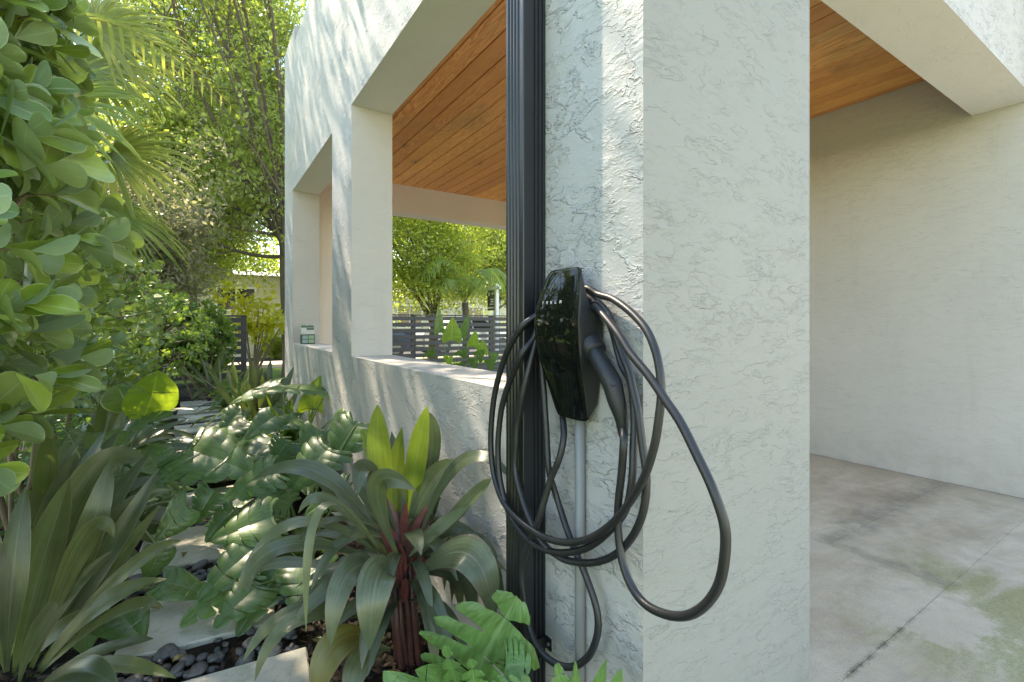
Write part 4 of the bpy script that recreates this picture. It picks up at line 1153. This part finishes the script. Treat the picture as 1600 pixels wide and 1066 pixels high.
ap = thing('feather_palm', 'slender feather palm with thin fronds arching across the top left', 'palm', (-1.0,3.2,0))
MB().tube([(-1.0,3.2,0),(-1.02,3.2,1.2),(-1.0,3.15,2.2)],[.05,.04,.03],8,False).build('trunk', M['bark'], ap, True)
for k, (m_,e_) in enumerate([((-.55,3.0,2.95),(.05,3.1,3.0)),((-.5,3.6,3.0),(.3,4.1,2.75)),((-.9,2.5,2.85),(-.5,1.95,2.75)),((-1.5,3.6,2.9),(-2.0,3.9,2.5)),((-.7,3.0,3.3),(-.2,2.9,3.7))]):
    pinnate(ap, (-1.0,3.15,2.18), m_, e_, .26, 30, 80+k, 'palm')

# palm through the porch
pp = thing('feather_palm', 'feathery palm with arching fronds in the sun beyond the slat fence', 'palm', (6.75,13.0,0))
MB().tube([(6.75,13.0,0),(6.8,13.0,1.),(6.75,13.0,1.9)],[.12,.11,.10],10,False).build('trunk', M['bark'], pp, True)
rp = random.Random(8)
for k in range(13):
    an = k*2.4; el = rp.uniform(.6,1.6); d = Vector((math.cos(an), math.sin(an),0))
    L_ = rp.uniform(1.3,1.9)
    pinnate(pp, (6.75,13.0,1.9), Vector((6.75,13.0,1.9))+d*L_*.5+Vector((0,0,el)), Vector((6.75,13.0,1.9))+d*L_+Vector((0,0,el*.5-.3)), .55, 26, 90+k, 'palm_green', droop=.7)
# ------------------------------------------------------------------ the broad-leaved plants
def fine_obj(name, me, mat, t): return place(name, me, M[mat], t)
# main ti plant in front of the half wall
ti = thing('ti_plant', 'large ti plant with dark green strap leaves and burgundy canes in the foreground centre', 'plant', (.637,1.666,0))
rd = random.Random(12)
for k, (b_, m_, t_, w_, fc) in enumerate(TI_LEAVES):
    def cl(p): return (min(p[0], .835), p[1], max(p[2], .02))
    me = strap(cl(b_), cl(m_), cl(t_), w_*.90, fc, fold=rd.uniform(.12,.34), seed=k, n=16, pet=.10, peak=rd.uniform(.4,.55))
    o = fine_obj('leaf', me, 'ti_old' if k in (14,) else 'ti_young' if k in (0,1,29) else 'ti', ti)
    if k == 14: o['label'] = 'ageing leaf yellowing along its brown midrib'
    if k in (0,1): o['label'] = 'upright young leaf glowing bright green in the sun'
for k in range(46):
    a = k*2.399+rd.uniform(-.2,.2); el = rd.uniform(-.05,.95); z0 = rd.uniform(.20,.46); l = rd.uniform(.30,.46)
    d = Vector((math.cos(a),math.sin(a),0)); p0 = Vector((.615,1.655,z0))+d*.012
    m_ = p0+(d*math.cos(el)+Vector((0,0,math.sin(el))))*l*.55
    e2 = el-rd.uniform(.6,1.3); t_ = m_+(d*math.cos(e2)+Vector((0,0,math.sin(e2))))*l*.5
    if m_.x > .79 or t_.x > .80:
        m_.x = min(m_.x,.76); t_.x = min(t_.x,.79)
    if Vector((t_.x,t_.y,0)).length < 1.12: continue
    m_.z = max(m_.z,.05); t_.z = max(t_.z,.03)
    fine_obj('leaf', strap(p0,m_,t_,rd.uniform(.036,.056),rd.uniform(.2,.7),fold=rd.uniform(.15,.4),seed=900+k,n=12,pet=.14,peak=rd.uniform(.4,.55)), 'ti', ti)
for k in range(9):
    a = rd.uniform(0,6.28); r_ = rd.uniform(.01,.05)
    p0 = Vector((.637+r_*math.cos(a), 1.666+r_*math.sin(a), -.02)); p1 = Vector((.60+r_*.9*math.cos(a), 1.66+r_*.9*math.sin(a), rd.uniform(.28,.48)))
    me = MB().tube([p0,(p0+p1)*.5+Vector((rd.uniform(-.01,.01),rd.uniform(-.01,.01),0)),p1],[.013,.011,.007],9).mesh('cane', True)
    fine_obj('cane', me, 'cane', ti)
# leaf sheaths: red petioles splaying from the cane tops
for k in range(34):
    a = rd.uniform(0,6.28); z0 = rd.uniform(.20,.46)
    p0 = Vector((.61+.016*math.cos(a), 1.655+.016*math.sin(a), z0)); p1 = p0+Vector((.08*math.cos(a),.08*math.sin(a),rd.uniform(.12,.2)))
    me = strap(p0,(p0+p1)*.5+Vector((-.008*math.cos(a),-.008*math.sin(a),0)),p1,.030,.6,fold=.7,n=5,k=1,seed=k,pet=.0)
    fine_obj('leaf_sheath', me, 'sheath', ti)

def ti_proto(name, label, loc, n, L, W, seed, mat='ti_dark', hz=.25, group=None, up=(.1,1.2), arc=(0,6.283), facing=.4, cat='plant', cane=True, pet=.12):
    r = random.Random(seed)
    t = thing(name, label, cat, loc, group)
    loc = Vector(loc)
    for k in range(n):
        f = k/(n-1)
        a = arc[0]+(arc[1]-arc[0])*((k*.618) % 1)+r.uniform(-.2,.2)
        el = up[0]+(up[1]-up[0])*f+r.uniform(-.12,.12)
        l = L*r.uniform(.75,1.1)*(1-.15*abs(f-.5))
        d = Vector((math.cos(a),math.sin(a),0))
        p0 = loc+Vector((0,0,hz*(.45+.55*f)))+d*.01
        m_ = p0+(d*math.cos(el)+Vector((0,0,math.sin(el))))*l*.55
        dr = max(0, 1.1-el)*r.uniform(.5,1.1)
        t_ = m_+(d*math.cos(el-dr)+Vector((0,0,math.sin(el-dr))))*l*.5
        m_.x = min(m_.x,.82); t_.x = min(t_.x,.83); m_.z = max(m_.z,.03); t_.z = max(t_.z,.02)
        me = strap(p0,m_,t_,W*r.uniform(.8,1.15),facing*r.uniform(.4,1.4),fold=r.uniform(.15,.4),seed=seed*50+k,n=12,pet=pet,peak=r.uniform(.4,.55))
        fine_obj('leaf', me, mat, t)
    if cane:
        for k in range(3):
            a = k*2.1
            me = MB().tube([loc+Vector((.02*math.cos(a),.02*math.sin(a),-.02)),loc+Vector((.012*math.cos(a),.012*math.sin(a),hz*.5)),loc+Vector((0,0,hz))],[.014,.012,.009],8).mesh('cane', True)
            fine_obj('cane', me, 'cane', t)
    return t
def dup(t, loc, rz, sc, label=None):
    c = t.copy(); COL.objects.link(c); c.location = loc; c.rotation_euler = (0,0,rz); c.scale = (sc,)*3
    if label: c['label'] = label
    for chd in list(t.children):
        k = chd.copy(); COL.objects.link(k); k.parent = c; k.matrix_parent_inverse = Matrix()
        for g_ in list(chd.children):
            q = g_.copy(); COL.objects.link(q); q.parent = k; q.matrix_parent_inverse = Matrix()
    return c
# left side
tl = ti_proto('ti_plant', 'big dark ti plant at the bottom left with long leaves leaning over the mulch', (-.62,2.10,0), 5, .5, .075, 301, hz=.25, up=(.5,1.4), arc=(2.2,4.2))
LT = LEFT_TI
for k, (b_, m_, t_, w_, fc) in enumerate(LT):
    me = strap(b_, m_, t_, w_, fc, fold=.15+.12*(k%3), seed=400+k, n=16, pet=.10, peak=.45)
    o = fine_obj('leaf', me, 'clusia_pale' if k == len(LT)-1 and False else 'ti_dark', tl)
ti_proto('ti_plant', 'dark ti plant behind the bottom-left one, leaves reaching toward the pavers', (-.62,3.05,0), 22, .55, .08, 302, hz=.28, up=(.15,1.3), arc=(-1.6,1.9))
ti_proto('ti_plant', 'ti plant with silvery lit strap leaves under the hedge beyond the fern', (-.62,4.3,0), 20, .62, .07, 303, hz=.3, up=(.15,1.2), arc=(-1.6,1.9))
tp = ti_proto('ti_plant', 'dark strap-leaved plant at the left path edge halfway to the fence', (-.55,5.9,0), 18, .6, .07, 304, hz=.3, up=(.1,1.3), group='far strap-leaved plants')
for (x,y,rz,s_,lab) in ((-.75,7.2,2.,1.,'dark strap-leaved plant left of the far path behind the hedge shoots'),(.25,7.9,4.,.9,'dark strap-leaved plant right of the far path near the house end'),(-.9,6.8,1.,1.,'dark strap-leaved plant half under the low rounded shrub'),(.35,6.6,3.,.9,'strap-leaved plant just behind the tall blue-green blades'),(.1,8.9,.5,1.1,'furthest strap-leaved plant at the end of the path by the fence gap')):
    dup(tp,(x,y,0),rz,s_,lab)
ti_proto('strap_leaf_plant', 'tall clump of upright blue-green strap leaves beside the far house corner', (.50,5.3,0), 15, .75, .085, 305, hz=.12, up=(.95,1.5), mat='ti', cane=False)
ti_proto('strap_leaf_plant', 'small clump of narrow bright green blades against the far half wall', (.66,4.55,0), 16, .58, .035, 306, hz=.06, up=(.9,1.5), mat='lime', cane=False)
ti_proto('ti_plant', 'slim ti plant tucked against the half wall left of the downspout', (.74,1.95,0), 9, .5, .07, 307, hz=.34, up=(.5,1.4), arc=(1.2,5.0), mat='ti')

def split_plant(label, root, leaves, seed, mat='monstera', name='split_leaf_plant', nl=6, v0=.52, g=.085, wavy=0, group=None, fold=.18, droop=.18, arch=.16, rnd=False):
    t = thing(name, label, 'plant', root, group)
    rt = Vector(root)
    for k, L_ in enumerate(leaves):
        base, tip, w, nrm = L_[:4]
        mt = L_[4] if len(L_) > 4 else mat
        v00 = L_[5] if len(L_) > 5 else v0
        me = lobed(base, tip, w, nrm, nl, v00, g, seed=seed*20+k, wavy=wavy, fold=fold, droop=droop, arch=arch, rnd=rnd)
        o = fine_obj('leaf', me, mt, t)
        b_ = Vector(base); m_ = (rt+b_)*.5+Vector((0,0,.12))*min(1,(b_-rt).length)
        s_ = MB().tube(bez(rt+Vector((.01*k-.03,.008*k-.02,0)), m_, b_, 8), [.008-.0005*i for i in range(9)], 6, False).build('stalk', M['stem'], o, True)
        s_.location = (0,0,0)
    return t
for args in SPLIT: split_plant(*args[0], **args[1])

def random_split(label, root, n, size, seed, h=.4, arc=(0,6.283), mat='monstera', group=None, **kw):
    r = random.Random(seed); Ls = []
    for k in range(n):
        a = arc[0]+(arc[1]-arc[0])*((k*.618+r.uniform(0,.15)) % 1)
        d = Vector((math.cos(a),math.sin(a),0)); rr = r.uniform(.08,.30)
        b_ = Vector(root)+d*rr+Vector((0,0,h*r.uniform(.6,1.15)))
        l = size*r.uniform(.7,1.1)
        t_ = b_+(d*r.uniform(.7,1)+Vector((0,0,-r.uniform(.1,.7)))).normalized()*l
        if t_.x > .82 or b_.x > .8: b_.x = min(b_.x,.6); t_.x = min(t_.x,.80)
        nrm = Vector((r.uniform(-.35,.35),r.uniform(-.5,.1),1))
        Ls.append((b_,t_,l*r.uniform(.75,.95),nrm))
    return split_plant(label, root, Ls, seed, mat, group=group, **kw)
random_split('split-leaf plant with glossy cut leaves against the middle of the half wall', (.58,3.75,0), 11, .34, 501, .42)
random_split('split-leaf plant in front of the far window sill', (.52,4.4,0), 10, .34, 502, .48)
rs_ = random_split('split-leaf plant below the far end of the half wall', (.45,5.2,0), 9, .36, 503, .42, group='far split-leaf plants')
for (x,y,rz,s_,lab) in ((.50,6.1,1.,1.,'split-leaf plant at the foot of the house corner'),(.42,7.0,3.,1.05,'split-leaf plant just past the house corner'),(-.62,6.2,3.,.8,'split-leaf plant under the hedge opposite the house corner'),(-.62,5.1,5.,.9,'split-leaf plant left of the path under the middle of the hedge')):
    dup(rs_,(x,y,0),rz,s_,lab)
random_split('low split-leaf plant spreading behind the large ti plant', (.42,2.35,0), 8, .27, 505, .22, arc=(1.2,4.6))
random_split('shaded split-leaf plant under the left hedge', (-.62,3.6,0), 9, .30, 506, .38, arc=(-1.6,1.8))

random_split('split-leaf plant spilling over the pavers from the right, just beyond the two nearest slabs', (.36,3.05,0), 9, .27, 507, .24, arc=(1.6,4.6))
random_split('split-leaf plant spilling over the pavers from the left beside the dark ti plants', (-.40,3.7,0), 9, .28, 508, .26, arc=(-1.4,1.4))
random_split('small split-leaf plant closing over the path in the middle distance', (-.30,4.7,0), 9, .28, 509, .25, arc=(-1.5,1.8))
random_split('loose split-leaf plant on the right path edge below the pillar', (.30,4.2,0), 9, .28, 510, .28, arc=(1.5,4.8))
random_split('broad-leaved plant with uncut leaves under the ti leaves at lower left', (-.42,2.62,0), 7, .20, 511, .16, arc=(-1.4,1.6), v0=1, g=0)
# lobed pale green plant in the bottom right corner of the bed
# (SELLOUM leaves measured above)
# fern fronds
fe = thing('fern', 'sword fern with pale toothed fronds reaching out of the hedge', 'fern', (-.66,2.9,.0))
for k, (b_, m_, e_) in enumerate([((-.72,3.1,.95),(-.47,3.15,1.15),(-.19,2.87,1.00)),((-.72,3.0,.85),(-.50,3.06,.98),(-.23,2.90,.925)),((-.72,2.9,.7),(-.55,2.75,.85),(-.40,2.5,.72)),((-.75,3.3,.9),(-.62,3.5,1.08),(-.40,3.7,.95))]):
    pinnate(fe, b_, m_, e_, .075, 26, 700+k, 'fern', droop=.12, wid=.20)
MB().tube([(-.66,2.9,.0),(-.7,2.95,.4),(-.73,3.05,.92)],[.012,.010,.007],6,False).build('stem', M['twig'], fe, True)

# elephant ear beyond the porch
r = random.Random(5); Ls = []
for k,(dx,dy,zb,l,wf,yaw,tl_,mt) in enumerate([(-.22,0,1.10,.52,.5,.9,.25,'monstera'),(.02,-.1,.92,.46,.8,.1,.12,'lime'),(.36,.1,1.0,.50,.35,-1.2,.3,'monstera'),(.50,-.1,.78,.34,.65,-.3,.3,'lime'),(.78,0,.62,.30,.75,-.2,.1,'lime'),(-.45,0,.6,.32,.7,.3,.9,'monstera'),(.1,-.3,.6,.32,.7,.2,1.,'monstera'),(.5,-.3,.55,.32,.7,-.2,1.,'monstera'),(-.2,-.3,.5,.32,.7,.2,1.2,'lime'),(.95,-.1,.5,.3,.7,-.2,1.2,'monstera'),(.3,-.4,.42,.3,.8,0,1.1,'monstera'),(.7,-.4,.38,.3,.8,0,1.1,'monstera'),(-.5,-.4,.38,.3,.8,0,1.1,'monstera'),(-.05,-.5,.4,.3,.8,.3,1.2,'monstera')]):
    b_ = Vector((4.25+dx, 8.9+dy, zb)); up_ = Vector((math.sin(-yaw)*.15, -math.sin(tl_), math.cos(tl_))).normalized()
    Ls.append((b_, b_+up_*l, l*wf*1.15, Vector((math.sin(yaw)*.8-.3,-1,.35)), mt))
split_plant('elephant ear plant with upright ruffled leaves in front of the slat fence', (4.35,9.0,0), Ls, 900, name='elephant_ear', v0=1, g=0, wavy=.02, fold=.1, droop=.05, arch=.05)

# yellow croton beyond the fence gap
cr = thing('croton_bush', 'bright yellow-leaved bush behind the short fence end', 'shrub', (.95,12.0,0))
rs = np.random.RandomState(66)
tips = np.array([.85,11.9,1.35])+rs.normal(size=(60,3))*np.array([.42,.3,.28])
P,FF,U,vr = crown_mesh(tips, 12, .12, .16, rs, .5)
place('foliage', np_mesh('foliage',P,FF,U,vr,smooth=False), M['yellow'], cr)['kind'] = 'stuff'
mb = MB()
for q in tips[::4]: mb.tube([(.95,12,0),((.95+q[0])/2,12,q[2]*.5),tuple(q)],[.02,.014,.005],5,False)
mb.build('branches', M['twig'], cr, True)
for k,(x,y,s_,lab) in enumerate(((2.2,19.0,.55,'small dark shrub at the foot of the cream house wall'),(3.3,18.6,.9,'taller rounded shrub beside the cream house near the tree trunk'))):
    t = thing('shrub', lab, 'shrub', (x,y,0))
    tips = np.array([x,y,s_*.7])+rs.normal(size=(70,3))*np.array([.4,.3,.35])*s_
    P,FF,U,vr = crown_mesh(tips, 14, .12, .14, rs, .5)
    place('foliage', np_mesh('foliage',P,FF,U,vr,smooth=False), M['tree_dark'], t)['kind'] = 'stuff'
    MB().tube([(x,y,-.05),(x,y,s_*.8)],[.05,.02],6).build('stem', M['bark'], t)

# ------------------------------------------------------------------ path: pavers and pebbles
pa = tag(bpy.data.objects.new('path', None), kind='structure'); link(pa)
prect = []
def paver(cx, cy, w, h, rot, z=.030):
    m = MB().bbox(-w/2,w/2,-h/2,h/2,-.045,0,.006)
    o = m.build('paver', M['paver'], pa)
    o.location = (cx,cy,z); o.rotation_euler = (0,0,rot)
    prect.append((cx,cy,w,h,rot))
paver(.03,1.72,.56,.50,R(-6)); paver(.015,2.445,.53,.50,R(-7)); paver(-.02,3.19,.53,.52,R(-3))
for k in range(8):
    paver(-.02+.02*math.sin(k*1.7)+.004*k, 3.92+k*.70, .54, .50, R([2,-3,1,-2,3,0,-1,2][k]), .030+.002*(k%3))
pv = []
rs = np.random.RandomState(9); rd = random.Random(9)
pmesh = []
for q in range(5):
    import bmesh
    bm = bmesh.new(); bmesh.ops.create_icosphere(bm, subdivisions=2, radius=1)
    ph = rd.uniform(0,6)
    for v_ in bm.verts:
        n_ = 1+.10*math.sin(v_.co.x*2.3+ph)+.08*math.sin(v_.co.y*3.1+ph*2)
        v_.co = Vector((v_.co.x*1.25*n_, v_.co.y*.9*n_, v_.co.z*.55))
    me = bpy.data.meshes.new('pebble'); bm.to_mesh(me); bm.free()
    me.polygons.foreach_set('use_smooth', np.ones(len(me.polygons), dtype=bool)); me.materials.append(M['pebble']); pmesh.append(me)
bed = tag(bpy.data.objects.new('pebble_bed', None), kind='structure'); link(bed)
def inpav(x,y,mrg=.0):
    for (cx,cy,w,h,ro) in prect:
        dx,dy = x-cx,y-cy; c_,s_ = math.cos(-ro),math.sin(-ro)
        u,v_ = dx*c_-dy*s_, dx*s_+dy*c_
        if abs(u) < w/2-mrg and abs(v_) < h/2-mrg: return True
    return False
cnt = 0; tries = 0; placed = []
while cnt < 300 and tries < 20000:
    tries += 1
    y = rd.uniform(1.45,3.75); x = rd.uniform(-.30,.33)
    if inpav(x,y,-.012): continue
    s_ = rd.choice((.011,.014,.017,.021,.026,.032))*rd.uniform(.85,1.15)
    lay = rd.random() < .3
    if not lay and any((x-a)**2+(y-b_)**2 < (s_+c_)**2*.8 for a,b_,c_ in placed): continue
    placed.append((x,y,s_))
    o = bpy.data.objects.new('pebble', pmesh[rd.randrange(5)]); link(o, bed)
    o.location = (x,y,(.012 if not lay else .026)+rd.uniform(0,.004)); o.scale = (s_,)*3
    o.rotation_euler = (rd.uniform(-.3,.3),rd.uniform(-.3,.3),rd.uniform(0,6.28)); cnt += 1
# mulch chips
ch_v = np.array([(-.5,-.2,0),(.5,-.15,.05),(.45,.2,0),(-.4,.22,.06),(-.45,-.18,.12),(.42,-.1,.16),(.4,.15,.12),(-.4,.18,.15)], dtype=np.float32)
ch_f = np.array([(0,3,2,1),(4,5,6,7),(0,1,5,4),(2,3,7,6),(1,2,6,5),(0,4,7,3)])
n = 15000
x = rs.uniform(-1.2,.84,n); y = 1.0+4.2*rs.rand(n)**1.3
keepm = np.array([not inpav(a,b_,-.01) and not (-.3 < a < .33 and rd.random() < .85 and b_ < 3.8) for a,b_ in zip(x,y)])
x,y = x[keepm],y[keepm]; n = len(x)
d = rs.normal(size=(n,3)); d[:,2] *= .35; nr = rs.normal(size=(n,3))*.45; nr[:,2] += 1
P,FF,U,vr = scatter((ch_v,ch_f,np.zeros((8,2),dtype=np.float32)), frames(d,nr), np.stack([x,y,.008+.022*rs.rand(n)],-1), .014+.028*rs.rand(n)**2)
tag(place('mulch_chips', np_mesh('mulch_chips',P,FF,None,None,smooth=False), M['chip']), 'dark bark mulch chips covering the bed', 'mulch', kind='stuff')
# fallen leaves on the pavers
for k,(x_,y_,a_,w_,lab) in enumerate(((.0,2.62,1.,.018,'small tan pebble-sized dry leaf on the near paver'),(-.38,2.75,.3,.05,'orange dead leaf lying on the mulch at left'),(.38,1.9,2.,.03,'curled brown leaf on the mulch by the ti canes'))):
    t = place('fallen_leaf', strap((x_,y_,.036),(x_+w_*math.cos(a_),y_+w_*math.sin(a_),.048),(x_+2*w_*math.cos(a_),y_+2*w_*math.sin(a_),.037),w_*1.1,.1,fold=.4,n=8,k=2,seed=k), M['ti_old'])
    tag(t, lab, 'dead leaf')
rdl = random.Random(31)
spots_ = [(.12,2.28,'tan dead leaf scrap near the front edge of the nearest whole slab'),(-.15,2.52,'brown leaf scrap on the left half of the nearest whole slab'),(.18,2.62,'dry curled leaf on the far right of the nearest whole slab'),(-.08,3.02,'small dead leaf on the second slab'),(.15,3.2,'tan dry leaf on the right of the second slab'),(.05,1.85,'dry leaf on the cut-off slab at the bottom edge'),(-.05,2.08,'dead leaf lying on the black pebbles in front'),(.10,2.80,'dead leaf on the pebbles between the slabs')]
for k,(x_,y_,lab) in enumerate(spots_):
    a_ = rdl.uniform(0,6.28); w_ = rdl.uniform(.012,.028); zz_ = .034 if 'pebbles' not in lab else .05
    t = place('fallen_leaf', strap((x_,y_,zz_),(x_+w_*math.cos(a_),y_+w_*math.sin(a_),zz_+.010),(x_+2*w_*math.cos(a_),y_+2*w_*math.sin(a_),zz_+.002),w_*1.2,.1,fold=.4,n=8,k=2,seed=k+40), M['ti_old'])
    tag(t, lab, 'dead leaf')
# groundcover of small leaves in the shade at the far end
rs = np.random.RandomState(77)
n = 5200
gx_ = np.concatenate([rs.uniform(-1.4,-.33,n//2), rs.uniform(.36,.83,n//2)]); gy_ = 3.6+5.6*rs.rand(2*(n//2)); 
d = rs.normal(size=(len(gx_),3)); nr = rs.normal(size=(len(gx_),3))*.5; nr[:,2] += 1
P,FF,U,vr = scatter(LEAFV[2], frames(d,nr), np.stack([gx_,gy_,.04+.26*rs.rand(len(gx_))**1.5],-1), .045+.05*rs.rand(len(gx_)), rs.rand(len(gx_)))
tag(place('ground_cover', np_mesh('ground_cover',P,FF,U,vr), M['monstera']), 'low leafy ground cover under the plants along the far path', 'ground cover', kind='stuff')

# ------------------------------------------------------------------ beyond the fence
M['cream'] = simple('cream_render', (.62,.58,.46), .8, 0, 3, .08)
M['tile'] = simple('roof_tile', (.34,.32,.29), .8, 0, 5, .3)
M['darkglass'] = simple('dark_glass', (.02,.025,.03), .1, 0, 5, .2)
def far_house(label, x0,x1,y0,y1,h, wins, rid=.5):
    t = thing('neighbour_house', label, 'house', ((x0+x1)/2,y0,0))
    MB().box(x0,x1,y0,y1,-.02,h).build('wall', M['cream'], t)
    m = MB(); ym = (y0+y1)/2
    m.v = [(x0-.5,y0-.6,h),(x1+.5,y0-.6,h),(x1+.5,y1+.6,h),(x0-.5,y1+.6,h),(x0+1.5,ym,h+rid),(x1-1.5,ym,h+rid)]
    m.f = [[0,1,5,4],[1,2,5],[2,3,4,5],[3,0,4],[3,2,1,0]]
    m.build('roof', M['tile'], t)
    for (a,b_,c_,d_) in wins:
        w = MB().box(a,b_,y0-.05,y0-.002,c_,d_).build('window', M['white'], t)
        g_ = MB().box(a+.07,(a+b_)/2-.03,y0-.06,y0-.052,c_+.07,d_-.07).box((a+b_)/2+.03,b_-.07,y0-.06,y0-.052,c_+.07,d_-.07).build('pane', M['darkglass'], w)
        g_.location = (0,0,0)
    return t
far_house('cream single-storey neighbouring house seen past the fence end', -8,4.2,20,27,3.0,[(.4,1.7,1.7,2.6),(-2.4,-.9,1.3,2.5),(-5.5,-4,1.3,2.5)])
far_house('cream house with tiled roof across the street behind the porch view', 7,20,25.5,32,3.0,[(9,10.5,1.0,2.3),(13,14.5,1.0,2.3),(16.5,18,1.0,2.3)])
# estate sign on a white post
sp_ = thing('estate_sign', 'black hanging sign on a white post beyond the slat fence', 'sign', (7.52,12.4,0))
px_, py_ = 7.52,12.4
MB().bbox(px_-.05,px_+.05,py_-.05,py_+.05,0,2.47,.004).build('post', M['white'], sp_)
dv = Vector((-.75,-.66,0)).normalized()
arm = MB().bbox(-.2,.62,-.035,.035,2.30,2.38,.003).build('arm', M['white'], sp_); arm.location = (0,0,0); arm.rotation_euler = (0,0,math.atan2(1,.02))
pn = MB().bbox(.12,.56,-.012,.012,1.66,2.29,.003).build('panel', simple('sign_black',(.02,.02,.022),.4), sp_); pn.location = (0,0,0); pn.rotation_euler = arm.rotation_euler
m = MB()
r3 = random.Random(6)
for side in (.0135,):
    for (a,b_,z0,z1) in ((.17,.30,2.16,2.20),(.42,.50,2.12,2.22),(.17,.38,1.98,2.02),(.17,.34,1.91,1.95),(.17,.42,1.84,1.87),(.17,.52,1.72,1.77)):
        m.box(a,b_,side,side+.002,z0,z1)
pr = m.build('print', M['white'], pn); pr.location = (0,0,0)

# parked cars in the street, seen between the slats
def car(label, loc, rz, col, L=4.4, Wd=1.8, H=1.42):
    t = thing('parked_car', label, 'car', (0,0,0))
    pm = simple('car_paint', col, .25, .3, 3, .05)
    prof = [(-2.2,.35),(-2.22,.75),(-2.1,.95),(-1.35,1.02),(-.75,1.42),(.65,1.44),(1.35,1.05),(2.0,.95),(2.2,.7),(2.2,.32)]
    secs = [(-.9,.90,.93),(-.82,1,1),(.82,1,1),(.9,.90,.93)]
    m = MB()
    np_ = len(prof)
    for (y,sx,sz) in ((-.88,.97,.0),(-.80,1,.0),(.80,1,0),(.88,.97,0)):
        for (a,z) in prof:
            inn = max(0,(z-1.0))*.42
            yy = y - math.copysign(inn, y)
            m.v.append((a*sx,yy,z))
    for s_ in range(3):
        for k in range(np_):
            k2 = (k+1)%np_; m.f.append([s_*np_+k,(s_+1)*np_+k,(s_+1)*np_+k2,s_*np_+k2])
    m.f.append(list(range(np_))[::-1]); m.f.append([3*np_+k for k in range(np_)])
    body = m.build('body', pm, t)
    for sy in (-1,1):
        gl = MB(); 
        yb = .89; yt = .715
        q1 = [(-1.15,yb-.02,1.06),(-.70,yt,1.37),(-.08,yt,1.38),(-.08,yb-.02,1.06)]
        q2 = [(.0,yb-.02,1.06),(.0,yt,1.38),(.60,yt,1.38),(1.15,yb-.02,1.06)]
        for q in (q1,q2):
            pts = [(a,sy*(y_+.012),z) for a,y_,z in q]
            gl.poly(pts if sy > 0 else pts[::-1])
        gl.build('side_window', M['darkglass'], t)
        for xx in (-1.38,1.38):
            w = MB().tube([(xx,sy*.68,.33),(xx,sy*.895,.33)],.33,20).build('wheel', M['rubber'], t)
            rm = MB().tube([(xx,sy*.896,.33),(xx,sy*.905,.33)],.2,14).build('rim', M['conduit'], w); rm.location = (0,0,0)
    t.location = loc; t.rotation_euler = (0,0,rz)
    return t
car('pale silver car parked in the street right of the elephant ear leaves', (9.4,18.2,0), 0, (.55,.56,.57))
car('dark blue car parked in the street behind the left end of the slat fence', (4.6,17.9,0), 0, (.03,.05,.11))
